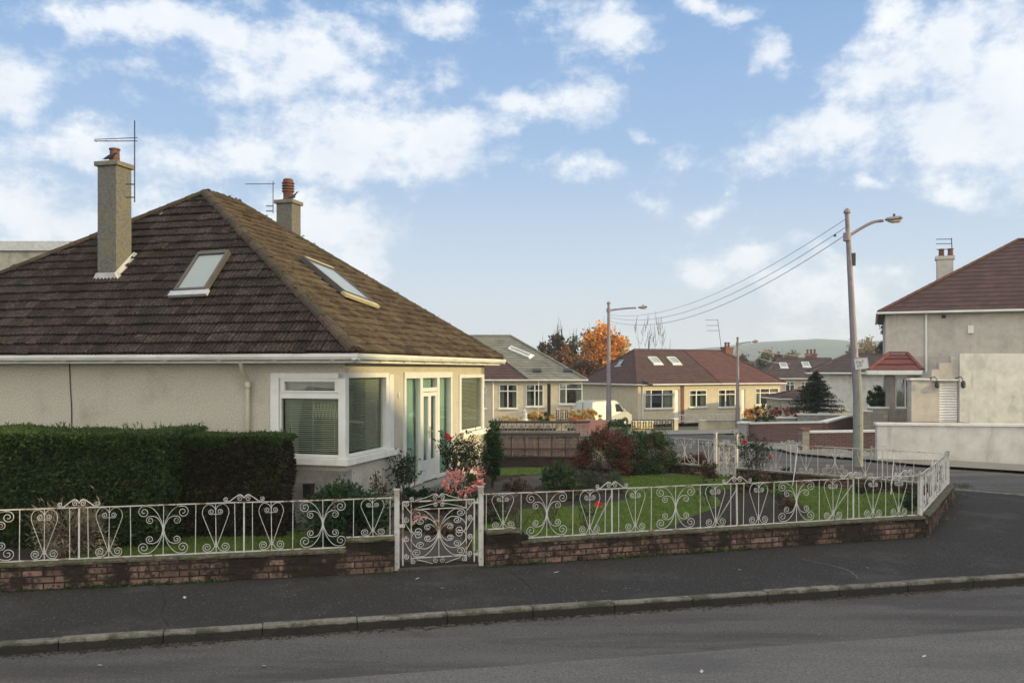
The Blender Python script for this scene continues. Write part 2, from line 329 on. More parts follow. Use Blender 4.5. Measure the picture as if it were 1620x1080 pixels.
# ------------------------------------------------------------------ ground, roads
def coordlist(a, b, fine0, fine1, step, far):
    xs = []; x = fine0
    while x <= fine1: xs.append(x); x += step
    l = fine0; g = step
    while l > a: g *= far; l -= g; xs.insert(0, max(l, a))
    l = fine1; g = step
    while l < b: g *= far; l += g; xs.append(min(l, b))
    return xs
def ground():
    xs = coordlist(-900, 1300, -24, 40, 2, 1.35); ys = coordlist(-60, 900, -10, 90, 2, 1.35)
    vs = [(x, y, T(x, y)-.14) for y in ys for x in xs]; n = len(xs)
    fs = [(j*n+i, j*n+i+1, (j+1)*n+i+1, (j+1)*n+i) for j in range(len(ys)-1) for i in range(n-1)]
    mb = MB(); mb.add(vs, fs); tag(mb.build('ground', m_grassd), kind='structure')
ground()
def hills():
    prof = [(300,572),(700,566),(900,562),(1000,559),(1040,556),(1100,552),(1160,546),(1200,541),(1250,538),(1290,535.5),(1330,537.5),(1360,541),(1400,538),(1450,536),(1530,540),(1620,544),(1900,556),(2300,570)]
    def crest(px):
        for (a, ya), (b, yb) in zip(prof, prof[1:]):
            if a <= px <= b: return ya+(yb-ya)*(px-a)/(b-a)
        return 570
    rr = random.Random(3); mb = MB(); vs = []; n = 120
    rows = [(700, 0), (850, .12), (1000, .38), (1120, .62), (1250, .85), (1400, 1), (1500, 1.0), (1700, .7)]
    for Y, f in rows:
        for i in range(n):
            px = 300+2000*i/(n-1); X = (px-CX)/F*Y
            h = (CY-crest(px))/F*1400+2.5+5
            vs.append((X, Y, -5+h*f+(rr.uniform(-.5,.5) if f > 0 else 0)))
    fs = [(j*n+i, j*n+i+1, (j+1)*n+i+1, (j+1)*n+i) for j in range(len(rows)-1) for i in range(n-1)]
    mb.add(vs, fs)
    m = M('hill_pasture', [(.030,.052,.045),(.050,.074,.060),(.038,.060,.050)], .008, 1, patches=[((.07,.10,.05),.02,.52,.6,.8),((.05,.07,.04),.06,.62,.68,.8,(1,.35,1))])
    tag(mb.build('hills', m, smooth=True), kind='structure')
hills()
kd = Vector((.9708, .2398)); kn = Vector((-.2398, .9708)); K0 = Vector((-4.26, 8.29))
def kp(s, o): p = K0+kd*s+kn*o; return (p.x, p.y)
mb = MB(); mb.add([(*kp(s, o), -.10) for o in (-8.0, .06) for s in (-40, 45)], [(0,1,3,2)]); tag(mb.build('road', m_asph), kind='structure')
mb = MB()
q0 = G(430,1080,-.1); q1 = G(1530,1000,-.1); dq = (q1-q0).normalized(); nq = Vector((-dq.y, dq.x, 0))
pts = [q0+dq*t for t in (-35, 0, 3, 6, 10, 35)]; rr = random.Random(2)
mb.add([(p.x, p.y, -.096) for p in pts]+[(p.x+nq.x*-4.6, p.y+nq.y*-4.6, -.096) for p in pts], [(i, i+1, 7+i, 6+i) for i in range(5)])
tag(mb.build('road_resurfacing_strip', m_asph2), kind='structure')
mb = MB()   # far side footway (camera side)
mb.prism([kp(-40,-8.0), kp(45,-8.0), kp(45,-10), kp(-40,-10)], -.3, .0); tag(mb.build('near_pavement', m_pave), kind='structure')
# boundary lines of the corner garden (centre of the walls)
L0 = Vector((-1.44, 11.06)); Ld = Vector((-.9756, -.2195)); R0 = Vector((-.40, 11.33)); A = Vector((6.16, 13.36)); B = Vector((8.4, 17.05)); E = Vector((3.84, 21.07))
se = (E-B).normalized(); sn = Vector((-se.y, se.x)); 
if sn.dot(Vector((0,0))-B) > 0: sn = -sn
def sp(t, o): p = B+se*t+sn*o; return (p.x, p.y)
# pavement round the corner
Lend = L0+Ld*14
pav = [kp(-40,.0), kp(13.2,.0), kp(14.4,.25), (15.0, sp(0,0)[1]-3.2)]
pav = [kp(-40,0), kp(12.6,0), kp(13.4,.22), sp(-6.2,1.75), sp(-2,1.6), sp(7,1.6), sp(7,-.1), (B.x,B.y), (A.x+.1,A.y+.1), (R0.x,R0.y+.1), (L0.x,L0.y+.1), (Lend.x,Lend.y), (-38, 5.2)]
mb = MB(); mb.prism(pav, -.3, 0); tag(mb.build('pavement', m_pave), kind='structure')
mb = MB()   # kerb stones
rr = random.Random(11); s = -40.0
while s < 12.5:
    l = .91; z = rr.uniform(-.006, .006)
    a = kp(s, -.0); b = kp(s+l-.006, -.0); c = kp(s+l-.006, -.118); d = kp(s, -.118)
    mb.prism([a, b, (c[0], c[1]), (d[0], d[1])], -.2, .008+z); s += l
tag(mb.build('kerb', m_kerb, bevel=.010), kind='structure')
mb = MB(); t = -6.0
while t < 14: mb.prism([sp(t,1.6), sp(t+.9,1.6), sp(t+.9,1.73), sp(t,1.73)], -.2, .006); t += .915
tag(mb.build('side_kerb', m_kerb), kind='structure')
def strip(name, path, w0, w1, dz, mat, n=60):
    P = cr([Vector((*p, 0)) for p in path], 10); vs = []
    for i, p in enumerate(P):
        d = (P[min(i+1,len(P)-1)]-P[max(i-1,0)]).normalized(); nn = Vector((-d.y, d.x, 0))
        for k in range(7):
            q = p+nn*(w0+(w1-w0)*k/6); vs.append((q.x, q.y, T(q.x, q.y)+dz))
    fs = [(i*7+k, i*7+k+1, (i+1)*7+k+1, (i+1)*7+k) for i in range(len(P)-1) for k in range(6)]
    mb = MB(); mb.add(vs, fs); return tag(mb.build(name, mat), kind='structure')
strip('side_road', [sp(-9,4.2), sp(-4,4.2), sp(0,4.2), sp(3.5,4.3), (6.6,27.5), (7.4,35), (8.4,42), (9.4,50)], -2.45, 2.6, -.09, m_asph)
strip('side_road_far_footway', [sp(-9,4.2), sp(-4,4.2), sp(0,4.2), sp(3.5,4.3), (6.6,27.5), (7.4,34)], -4.2, -2.46, -.02, m_farpave)
hd = Vector((.87,.49)); hn = Vector((-.49,.87))
def hp(a, b): p = Vector((10.7,52.0))+hd*a+hn*b; return (p.x, p.y)
strip('back_street', [hp(-34,0), hp(-20,0), hp(-8,0), hp(4,0), hp(16,0), hp(30,0), hp(50,0)], -3.2, 3.2, -.05, m_farpave)
strip('driveway', [(8.6,33.5), (11.5,34.5), (15,36.5), (19,40)], -3.2, 3.4, -.03, m_drive)
# the garden's own raised ground and its surfaces
gar = [(Lend.x,Lend.y), (L0.x,L0.y), (R0.x,R0.y), (A.x,A.y), (B.x,B.y), (E.x,E.y), (3.0,24.0), (-14,24.0), (-16, 8)]
mb = MB(); mb.prism(gar, -.25, .045); tag(mb.build('garden_ground', m_soil), kind='structure')
def sheet(name, px, z, mat, kind='structure'):
    P = [G(x, y, z) for x, y in px]
    P = cr(P+[P[0]], 4)[:-1]
    mb = MB(); mb.add([(p.x, p.y, z) for p in P], [tuple(range(len(P)))]); o = mb.build(name, mat)
    if o.data.polygons[0].normal.z < 0: o.data.flip_normals()
    return tag(o, kind=kind)
LZ = .06
lawnR = [(744,850),(761,830),(784,817),(802,808),(850,803),(898,801),(945,797),(987,791),(996,786),(985,777),(935,776),(888,770),(892,764),(940,760),(990,753),(1050,751),(1100,750),(1165,752),(1225,754),(1290,764),(1366,775),(1434,781),(1452,790),(1470,822),(1400,835),(1250,848),(1100,862),(950,872),(850,878),(760,885)]
sheet('lawn', lawnR, LZ, m_lawn)
lawnL = [(-60,930),(60,905),(130,872),(200,857),(260,846),(330,842),(440,841),(495,842),(520,850),(560,872),(560,888),(400,896),(250,906),(90,915)]
sheet('left_lawn', lawnL, LZ, m_lawn)
sheet('back_lawn', [(784,742),(800,739),(862,738),(866,747),(835,750),(786,751)], LZ, m_lawn)
sheet('rose_bed', [(1122,776),(1160,774),(1217,778),(1252,788),(1274,803),(1275,817),(1235,832),(1170,845),(1060,852),(1040,840),(1075,826),(1100,814),(1137,800),(1138,790)], LZ+.008, m_soil)
sheet('garden_path', [(640,889),(700,887),(744,884),(738,866),(724,838),(700,815),(640,806),(580,812),(540,824),(490,829),(440,831),(440,838),(500,839),(560,842),(600,852),(622,878)], LZ-.006, m_path)
sheet('side_path', [(700,800),(740,782),(785,762),(850,748),(876,748),(886,756),(850,770),(810,790),(770,812),(730,828),(715,815)], LZ-.005, m_path)
sheet('gravel_strip', [(990,748),(1060,743),(1130,741),(1200,745),(1225,752),(1165,751),(1100,749),(1040,751)], LZ-.003, m_gravel)
def inpoly(p, poly):
    c = False; n = len(poly)
    for i in range(n):
        x0,y0 = poly[i]; x1,y1 = poly[i-1]
        if (y0 > p[1]) != (y1 > p[1]) and p[0] < (x1-x0)*(p[1]-y0)/(y1-y0)+x0: c = not c
    return c
def grass(name, polys, n, hole=None, h=.035, seed=1):
    rr = random.Random(seed); mb = MB()
    for poly in polys:
        W = [G(x,y,LZ) for x,y in poly]; W = [(p.x,p.y) for p in W]; Hh = [tuple(G(x,y,LZ))[:2] for x,y in hole] if hole else None
        x0=min(p[0] for p in W); x1=max(p[0] for p in W); y0=min(p[1] for p in W); y1=max(p[1] for p in W)
        k = 0
        while k < n:
            x = rr.uniform(x0,x1); y = rr.uniform(y0,y1)
            k += 1
            if not inpoly((x,y), W) or (Hh and inpoly((x,y), Hh)): continue
            a = rr.uniform(0,2*PI); w = rr.uniform(.004,.008); hh = h*rr.uniform(.5,1.3); c, s = math.cos(a)*w, math.sin(a)*w
            mb.add([(x-c,y-s,LZ-.005),(x+c,y+s,LZ-.005),(x+rr.uniform(-.02,.02),y+rr.uniform(-.02,.02),LZ+hh)],[(0,1,2)])
    return tag(mb.build(name, m_blade, recalc=False), 'short mown green grass of the corner garden lawns', 'grass', kind='stuff')
def seam(name, px, z, w, mat):
    P = cr([G(x, y, z) for x, y in px], 5); vs = []; rr = random.Random(len(px))
    for i, p in enumerate(P):
        d = (P[min(i+1,len(P)-1)]-P[max(i-1,0)]).normalized(); n_ = Vector((-d.y, d.x, 0))*w*rr.uniform(.5,1.3); j = Vector((rr.uniform(-.006,.006), rr.uniform(-.01,.01), 0)); vs += [p+n_+j, p-n_+j]
    mb = MB(); mb.add(vs, [(2*i, 2*i+1, 2*i+3, 2*i+2) for i in range(len(P)-1)]); tag(mb.build(name, mat), kind='structure')
m_seam = M('dark_tar_seam', (.014,.013,.012), rough=.6); m_pale = M('pale_crack_filler', [(.09,.085,.075),(.12,.11,.10)], 20, .9)
seam('pavement_crack', [(1268,884),(1300,890),(1335,899),(1352,908),(1356,915)], .004, .009, m_pale)
seam('pavement_crack', [(812,908),(838,925),(851,944),(858,958)], .004, .006, m_seam)
seam('pavement_crack', [(250,925),(262,948),(255,968),(268,990)], .004, .006, m_seam)
grass('lawn_blades', [lawnR], 90000, [(1122,776),(1217,778),(1252,788),(1274,803),(1275,817),(1235,832),(1060,852),(1075,826),(1137,800)])
tag(grass('left_lawn_blades', [lawnL], 45000, seed=4), 'short grass of the narrow lawn below the clipped hedges')
# ------------------------------------------------------------------ the near bungalow
RZ = -math.radians(15.55)
C0 = Vector((-2.646, 14.0, .05))
house = thing('bungalow', 'cream pebbledashed hipped bungalow with dark tiled roof behind the clipped hedges', 'bungalow', C0, RZ)
Minv = (Matrix.Translation(C0) @ Matrix.Rotation(RZ, 4, 'Z')).inverted()
CAM = Vector((0,0,CAMZ))
def hit(px, py, p0, n, M_=None):
    """pixel ray against a plane given in the bungalow's own frame, returned in that frame"""
    M_ = M_ or Minv; o = M_ @ CAM; d = (M_.to_3x3() @ Vector(((px-CX)/F, 1, -(py-CY)/F)))
    return o+d*((p0-o).dot(n)/d.dot(n))
Z0 = .05
def zz(z): return z-Z0      # world height -> house frame
W0 = -10.7; DD = 7.4; TH = .25; WT = zz(2.66)
opF = [(-1.25, 0, zz(1.08), zz(2.42))]
opR = [(0, 1.67, zz(1.08), zz(2.42)), (2.42, 5.03, zz(.28), zz(2.42)), (5.59, 7.25, zz(1.10), zz(2.38))]
w = MB()
wallgrid(w, W0, 0, 0, TH, zz(.9), WT, [(-1.25, 0, zz(1.08), zz(2.42))])
wr = MB(lambda s, d, z: (d, s, z)); wallgrid(wr, TH, DD, -TH, 0, zz(.05), WT, [(TH, 1.67, zz(1.08), zz(2.42))]+opR[1:])
w.v += wr.v and []; 
o = len(w.v); w.v += wr.v; w.f += [tuple(i+o for i in f) for f in wr.f]
w.box(W0, 0, DD-TH, DD, 0, WT); w.box(W0, W0+TH, TH, DD-TH, 0, WT)
w.build('wall', m_render, house)
w = MB(); w.box(W0, 0, -.004, TH, 0, zz(.9)); w.build('front_base_wall', m_render_base, house)
w = MB(); w.box(W0+TH, -TH, TH, DD-TH, .15, .2); w.box(-6, -5.9, TH, DD-TH, .2, WT); w.box(-3.4, -3.3, TH, DD-TH, .2, WT)
w.box(W0, 0, 0, DD, WT, WT+.06); w.build('interior', m_int, house)
# roof
OV = .33; EZ = zz(2.77); RIDGE = zz(6.10)
xR = OV; yF = -OV; yB = DD+OV; xL = W0-OV; xr = -4.62; yA = 3.02; yC = 4.22
A3 = Vector((xr, yA, RIDGE)); B3 = Vector((xr, yC, RIDGE))
cFR = Vector((xR, yF, EZ)); cBR = Vector((xR, yB, EZ)); cFL = Vector((xL, yF, EZ)); cBL = Vector((xL, yB, EZ))
dk = MB()
dn = Vector((0,0,-.05))
vs = [cFL+dn, cFR+dn, cBR+dn, cBL+dn, A3+dn, B3+dn]
dk.add(vs, [(0,1,4),(1,2,5,4),(2,3,5),(3,0,4,5),(3,2,1,0)])
roof = dk.build('roof', m_tile, house)
def tiles(name, p0, p1, up0, up1, mat, tw, gauge, seed):
    """interlocking roll tiles on the slope over the eave p0-p1, cut along the two hips"""
    e = (p1-p0).normalized(); n = (p1-p0).cross(up0-p0).normalized()
    if n.z < 0: n = -n
    s = n.cross(e).normalized()
    if s.z < 0: s = -s
    Lq = (up0-p0).dot(s); Lp = (p1-p0).length; rr = random.Random(seed)
    rows = int(Lq/gauge)+1; bm = bmesh.new()
    h0 = ((up0-p0).dot(e), (up0-p0).dot(s)); h1 = ((up1-p0).dot(e), (up1-p0).dot(s))
    for r in range(rows):
        q0 = r*gauge-.03; q1 = q0+gauge+.05
        f = max(0, q0)/h0[1]
        a = h0[0]*f-tw; b = Lp+(h1[0]-Lp)*f+tw
        off = 0
        k0 = int(math.floor(a/tw)); k1 = int(math.ceil(b/tw))
        for k in range(k0, k1):
            x0 = k*tw; jz = rr.uniform(0, .009)+(.012 if rr.random() < .04 else 0); jq = rr.uniform(-.012, .008)-(.03 if rr.random() < .02 else 0); rows_v = []
            for q, lift in ((q0+jq, .050), (q1, .006)):
                row = []
                for j in range(10):
                    u = j/9; hgt = .026*abs(math.sin(u*PI*3))**.8
                    row.append(bm.verts.new(p0+e*(x0+u*(tw-.004))+s*q+n*(lift+jz+hgt)))
                rows_v.append(row)
            low = [bm.verts.new(v.co-n*.045) for v in rows_v[0]]
            for j in range(9):
                bm.faces.new((rows_v[0][j], rows_v[0][j+1], rows_v[1][j+1], rows_v[1][j]))
                bm.faces.new((low[j], low[j+1], rows_v[0][j+1], rows_v[0][j]))
    for base, top, other in ((p0, up0, p1), (p1, up1, p0)):
        d = (top-base).normalized(); pn = d.cross(n).normalized()
        if pn.dot(other-base) > 0: pn = -pn
        bmesh.ops.bisect_plane(bm, geom=bm.verts[:]+bm.edges[:]+bm.faces[:], plane_co=base, plane_no=pn, clear_outer=True)
    pn = s
    bmesh.ops.bisect_plane(bm, geom=bm.verts[:]+bm.edges[:]+bm.faces[:], plane_co=up0, plane_no=s, clear_outer=True)
    me = bpy.data.meshes.new(name); bm.to_mesh(me); bm.free(); me.materials.append(mat)
    ob = bpy.data.objects.new(name, me); COL.objects.link(ob); ob.parent = roof; return ob
tiles('front_tiles', cFL, cFR, A3, A3, m_tile, .24, .235, 1)
tiles('side_tiles', cFR, cBR, A3, B3, m_tile_moss, .24, .235, 2)
tiles('back_tiles', cBR, cBL, B3, B3, m_tile, .30, .30, 3)
mb = MB()
up = Vector((0,0,.03))
for a, b in ((cFR, A3), (cBR, B3), (cFL, A3), (A3, B3), (cBL, B3)): ridge(mb, a+up, b+up, .115, .38)
mb.build('ridge_tile', m_hip, roof)
# skylights on the roof
def skylight(corners, p0, n, label, fm, flash=None, roof=roof, M_=None):
    P = [hit(x, y, p0, n, M_) for x, y in corners]            # TL TR BR BL
    c = sum(P, Vector())/4
    s = ((P[0]+P[1])-(P[2]+P[3])); s = (s-n*s.dot(n)); hgt = s.length/2; s.normalize(); e = s.cross(n); e.normalize()
    wid = ((P[1]-P[0]).length+(P[2]-P[3]).length)/2*.96
    def L(a, b, d): return c+e*a+s*b+n*d
    f = MB(L); w2 = wid/2; h2 = hgt/2; t = .05
    f.box(-w2, -w2+t, -h2, h2, -.05, .045); f.box(w2-t, w2, -h2, h2, -.05, .045); f.box(-w2+t, w2-t, h2-.09, h2, -.05, .055); f.box(-w2+t, w2-t, -h2, -h2+t, -.05, .04)
    fr = f.build('skylight', fm, roof); fr['label'] = label
    g = MB(L); g.quad((-w2+t, -h2+t, .03), (w2-t, -h2+t, .03), (w2-t, h2-.09, .03), (-w2+t, h2-.09, .03)); g.build('pane', m_skyglass, fr)
    bl = MB(L); bl.quad((-w2+t, -h2+t, .01), (w2-t, -h2+t, .01), (w2-t, h2-.09, .01), (-w2+t, h2-.09, .01)); bl.build('blind', m_skyblind, fr)
    fl = MB(L); fl.box(-w2-.06, w2+.06, -h2-.13, -h2-.001, -.03, .025)
    fl.build('flashing', flash or m_lead, fr)
    if flash: tc_ = MB(L); tc_.box(-w2+t+.001, w2-t-.001, h2-.085, h2-.01, .056, .062); tc_.build('top_cover', flash, fr)
nF = (cFR-cFL).cross(A3-cFL).normalized(); nS = (cBR-cFR).cross(A3-cFR).normalized()
if nF.z < 0: nF = -nF
if nS.z < 0: nS = -nS
skylight([(315,400),(364,399),(327,460),(275,460)], cFL+nF*.12, nF, 'brown framed skylight on the dark front slope', m_skyframe)
skylight([(483,413),(519,421),(582,473),(553,470)], cFR+nS*.12, nS, 'long skylight on the lichen covered side slope', m_skyframe, flash=m_skyframe_y)
rr = random.Random(12); mo = MB()
def lump(p, n, r):
    k = len(mo.v); u = n.cross(Vector((0,1,.3))).normalized(); w_ = n.cross(u)
    vs = [p+n*r*.55]+[p+(u*math.cos(a)+w_*math.sin(a))*r*rr.uniform(.7,1.3) for a in [i*PI/3 for i in range(6)]]
    mo.add(vs, [(0,1+i,1+(i+1)%6) for i in range(6)])
def onslope(p0, p1, t0, t1, n, cnt, lo, hi, zone):
    for _ in range(cnt):
        a = rr.random(); b = rr.random()
        if not zone(a, b): continue
        q = p0.lerp(p1, a).lerp(t0.lerp(t1, a), b); lump(q+n*.035, n, rr.uniform(lo, hi))
onslope(cFL, cFR, A3, A3, nF, 900, .012, .035, lambda a, b: math.sin(a*23)+math.sin(b*17+a*9) > .9 or rr.random() < .08)
onslope(cFR, cBR, A3, B3, nS, 350, .012, .03, lambda a, b: rr.random() < .5)
for a_, b_ in ((cFR, A3), (cBR, B3), (cFL, A3), (A3, B3)):
    for _ in range(170): 
        q = a_.lerp(b_, rr.random()**1.3); lump(q+Vector((rr.gauss(0,.035), rr.gauss(0,.035), .085+rr.uniform(-.03,.02))), Vector((0,0,1)), rr.uniform(.015,.04))
mo.build('moss', M('roof_moss', [(.03,.045,.012),(.07,.075,.025),(.09,.06,.03)], 9, 1, bump=1, bscale=90), roof, recalc=False)
# gutter, fascia, pipes
g = MB(); gz = EZ-.055
def gutter(mb, a, b, out):
    a = Vector(a); b = Vector(b); out = Vector(out)
    prof = [(.0,.04),(.0,-.02),(.02,-.055),(.06,-.065),(.10,-.05),(.118,-.01),(.118,.035),(.106,.035),(.100,-.0),(.06,-.03),(.02,-.02),(.012,.04)]
    vs = [p+out*o+Vector((0,0,z)) for p in (a, b) for o, z in prof]; n = len(prof)
    mb.add(vs, [(i, (i+1)%n, n+(i+1)%n, n+i) for i in range(n)]+[tuple(range(n)), tuple(range(2*n-1, n-1, -1))])
gutter(g, (xL, yF+.03, gz), (xR+.08, yF+.03, gz), (0,-1,0)); 
k = xL
while k < xR: g.box(k, k+.05, yF-.095, yF+.02, gz-.075, gz-.066); k += 1.0
g.build('front_gutter', m_gutter, house)
g = MB(); gutter(g, (xR-.03, yF-.08, gz), (xR-.03, yB+.1, gz), (1,0,0))
k = yF
while k < yB: g.box(xR-.02, xR+.095, k, k+.05, gz-.075, gz-.066); k += 1.0
g.build('side_gutter', m_gutter, house)
g = MB(); g.box(xL, xR-.03, yF+.031, yF+.05, EZ-.16, EZ-.01); g.box(xR-.05, xR-.031, yF+.05, yB, EZ-.16, EZ-.01)
g.box(xL, xR-.05, yF+.05, 0, EZ-.16, EZ-.145); g.box(0.001, xR-.05, 0, yB, EZ-.16, EZ-.145); g.build('soffit', m_sill, house)
def downpipe(x, name='downpipe'):
    p = MB(); p.tube(cr([(x,-.27,gz-.05),(x,-.27,gz-.14),(x,-.20,gz-.26),(x,-.09,gz-.38),(x,-.07,gz-.5)],4)+[Vector((x,-.07,.1))], .036, 8)
    p.tube([(x,-.07,gz-.42),(x,-.07,gz-.52)], .046, 8)
    for z in (.6,1.3): p.box(x-.06,x+.06,-.11,-.001,z,z+.03)
    q = p.build(name, M('downpipe_plastic', [(.40,.38,.27),(.52,.49,.36)], 4, .55), house, smooth=True)
xp = hit(396, 600, Vector((0,0,0)), Vector((0,1,0))).x
downpipe(xp)
xc = hit(112, 600, Vector((0,0,0)), Vector((0,1,0))).x
p = MB(); p.tube(cr([(xc-.02,-.01,WT),(xc,-.015,2.2),(xc+.03,-.015,1.7),(xc+.02,-.015,.9),(xc+.02,-.015,.1)],5), .009, 5); p.build('wall_cable', m_dark, house)
# chimney stacks
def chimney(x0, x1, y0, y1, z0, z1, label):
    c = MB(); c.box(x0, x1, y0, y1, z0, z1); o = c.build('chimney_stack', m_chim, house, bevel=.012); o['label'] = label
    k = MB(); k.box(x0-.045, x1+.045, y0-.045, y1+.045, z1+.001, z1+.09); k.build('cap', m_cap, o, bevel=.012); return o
zc1 = zz(6.30)
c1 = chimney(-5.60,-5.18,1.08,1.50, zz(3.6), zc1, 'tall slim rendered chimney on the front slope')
f = MB(); f.box(-5.66,-5.12,1.02,1.079,2.9+yF+1.15-.08, yF+3.05+1.35); 
ca, cb = -5.60, -5.18
zf = EZ+(1.08-yF)*(RIDGE-EZ)/(yA-yF); zb = EZ+(1.50-yF)*(RIDGE-EZ)/(yA-yF)
f = MB(); 
f.add([(ca-.12,1.0,zf-.14),(cb+.14,1.0,zf-.14),(cb+.05,1.075,zf+.14),(ca-.03,1.075,zf+.14),(ca-.12,1.08,zf-.3),(cb+.14,1.08,zf-.3)],[(0,1,2,3),(0,3,4),(1,5,2)])
f.add([(cb+.15,1.0,zf-.10),(cb+.13,1.55,zb+.10),(cb+.005,1.55,zb+.16),(cb+.005,1.02,zf+.12)],[(0,1,2,3)])
f.build('cement_flashing', m_mortar, c1, recalc=False)
po = MB(); po.lathe([(.085,0),(.10,.02),(.092,.04),(.085,.24),(.10,.25),(.10,.275),(.085,.28),(.085,.10)], 18, (-5.39,1.29,zc1+.09)); po.build('chimney_pot', m_pot, c1, smooth=False)
cx2 = hit(462, 330, Vector((0,6.05,0)), Vector((0,1,0))).x; zc2 = zz(6.46)
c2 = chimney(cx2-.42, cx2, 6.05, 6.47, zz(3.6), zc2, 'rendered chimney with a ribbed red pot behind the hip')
po = MB(); pr = [(.10,0),(.13,.03),(.115,.06)]
for i in range(4): z = .20+i*.065; pr += [(.118,z),(.15,z+.012),(.15,z+.035),(.118,z+.047)]
pr += [(.125,.49),(.10,.52),(.10,.3)]
po.lathe(pr, 18, (cx2-.2,6.22,zc2+.09)); po.build('chimney_pot', m_pot, c2)
# aerials (things that could be lifted off)
def aerial(name, label, foot, top, boomz, boomdir, boomlen, r=.011, tilt=0, double=False, els=()):
    t = thing(name, label, 'aerial', foot)
    h = top-foot.z; m = MB(); m.tube([(0,0,0),(0,0,h)], r, 6); m.build('mast', m_dark, t)
    d = Vector(boomdir).normalized(); b = MB(); z = boomz-foot.z
    b.tube([d*-.05+Vector((0,0,z)), d*boomlen+Vector((0,0,z+tilt))], r*.8, 5)
    if double: b.tube([d*-.05+Vector((0,0,z+.06)), d*boomlen+Vector((0,0,z+tilt+.03))], r*.7, 5)
    b.build('boom', m_dark, t)
    sd = d.cross(Vector((0,0,1)))
    for f_, l in els:
        e = MB(); c = d*boomlen*f_+Vector((0,0,z+tilt*f_)); e.tube([c-sd*l/2, c+sd*l/2], r*.5, 4); e.build('element', m_dark, t)
    for q in (.06,.22):
        k = MB(); k.bar((-.16,0,h*q),(0,0,h*q),.02,.02); k.build('bracket', m_dark, t)
    return t
Y1 = 16.3
aerial('roof_aerial', 'tall dark aerial strapped to the tall front chimney', at(213,320,Y1), at(216,191,Y1).z, at(216,223,Y1).z, (-1,-.15,0), .70, tilt=-.03, double=True, els=[(.97,.12),(.45,.1),(.7,.1)])
bk = MB(); Yb = 16.4
Y2 = 20.4
aerial('roof_aerial', 'thin dark aerial beside the chimney with the ribbed pot', at(432,337,Y2), at(432,287,Y2).z, at(432,291,Y2).z, (-1,.1,0), .66, r=.010, tilt=.01, els=[(.2,.14),(.35,.13),(.5,.12),(.65,.12),(.8,.11),(.95,.1)])
# birds
def bird(name, label, loc, rz, pitch=.25, s=1):
    t = thing(name, label, 'bird', loc, rz)
    prof = [(-.20,.004,.03),(-.12,.012,.045),(-.07,.03,.06),(-.02,.05,.075),(.04,.058,.085),(.09,.048,.10),(.12,.035,.125),(.145,.034,.145),(.172,.026,.15),(.19,.010,.145),(.225,.003,.135)]
    vs = []; n = 10
    for x, r, z in prof:
        for j in range(n):
            q = 2*PI*j/n; wr_ = r*.8*math.cos(q); 
            X = x*math.cos(pitch); Z = z+x*math.sin(pitch)*.6+r*math.sin(q)
            vs.append((X*s, wr_*s, (Z+.02)*s))
    b = MB(); b.add(vs, [(i*n+j, i*n+(j+1)%n, (i+1)*n+(j+1)%n, (i+1)*n+j) for i in range(len(prof)-1) for j in range(n)]+[tuple(range(n)), tuple(range(len(vs)-1, len(vs)-n-1, -1))])
    for sy in (-1,1):
        b.add([(-.17*s,.03*sy*s,.03*s),(.06*s,.052*sy*s,.06*s),(.07*s,.052*sy*s,.13*s),(-.02*s,.045*sy*s,.12*s),(-.03*s,.062*sy*s,.08*s)],[(0,1,4),(1,2,4),(2,3,4),(3,0,4)])
        b.tube([(.0,.02*sy*s,.06*s),(.01*s,.02*sy*s,0),(.035*s,.022*sy*s,0)], .006*s, 5)
    b.build('body', m_crow, t, smooth=True, recalc=True)
Mh = Minv.inverted()
bird('black_bird', 'black bird in front of the stubby pot on the tall chimney', Mh @ Vector((-5.33,1.08,zc1+.09)), RZ+.2, .12, .75)
bird('black_bird', 'black bird at the edge of the chimney beside the ribbed pot', Mh @ Vector((cx2-.0,6.1,zc2+.09)), RZ+.5, .7, .75)

# windows of the bungalow
def mapF(a, d, z): return (a, -d, z)        # front face: a = x, d = outwards
def mapR(a, d, z): return (d, a, z)         # side face: a = y
z0w, z1w = zz(1.10), zz(2.42)
f = MB(mapF); f.box(-1.31,-1.16,-.08,.025,z0w,z1w+.03); f.box(-1.16,.02,-.08,.022,z1w-.06,z1w+.03)
f.box(-1.16,-.10,-.08,.0,z0w,z0w+.05); f.box(-1.16,-1.13,-.08,-.01,z0w+.05,z1w-.06)
f.box(-1.13,-.10,-.08,-.005,zz(2.04),zz(2.14))
f.box(-1.13,-1.06,-.07,.012,zz(2.14),z1w-.06); f.box(-.17,-.10,-.07,.012,zz(2.14),z1w-.06); f.box(-1.06,-.17,-.07,.012,zz(2.14),zz(2.17)); f.box(-1.06,-.17,-.07,.012,zz(2.31),z1w-.06)
fr = f.build('window_frame', m_upvc, house, bevel=.005); fr['label'] = 'white framed front window with a fanlight over the sill'
p = MB(); p.box(-.10,.022,-.022,.10,z0w,z1w+.03); p.build('corner_post', m_upvc, fr)
p = MB(mapF); p.quad((-1.13,-.04,z0w+.05),(-.10,-.04,z0w+.05),(-.10,-.04,zz(2.04)),(-1.13,-.04,zz(2.04))); p.quad((-1.06,-.03,zz(2.17)),(-.17,-.03,zz(2.17)),(-.17,-.03,zz(2.31)),(-1.06,-.03,zz(2.31))); p.build('pane', m_glass, fr)
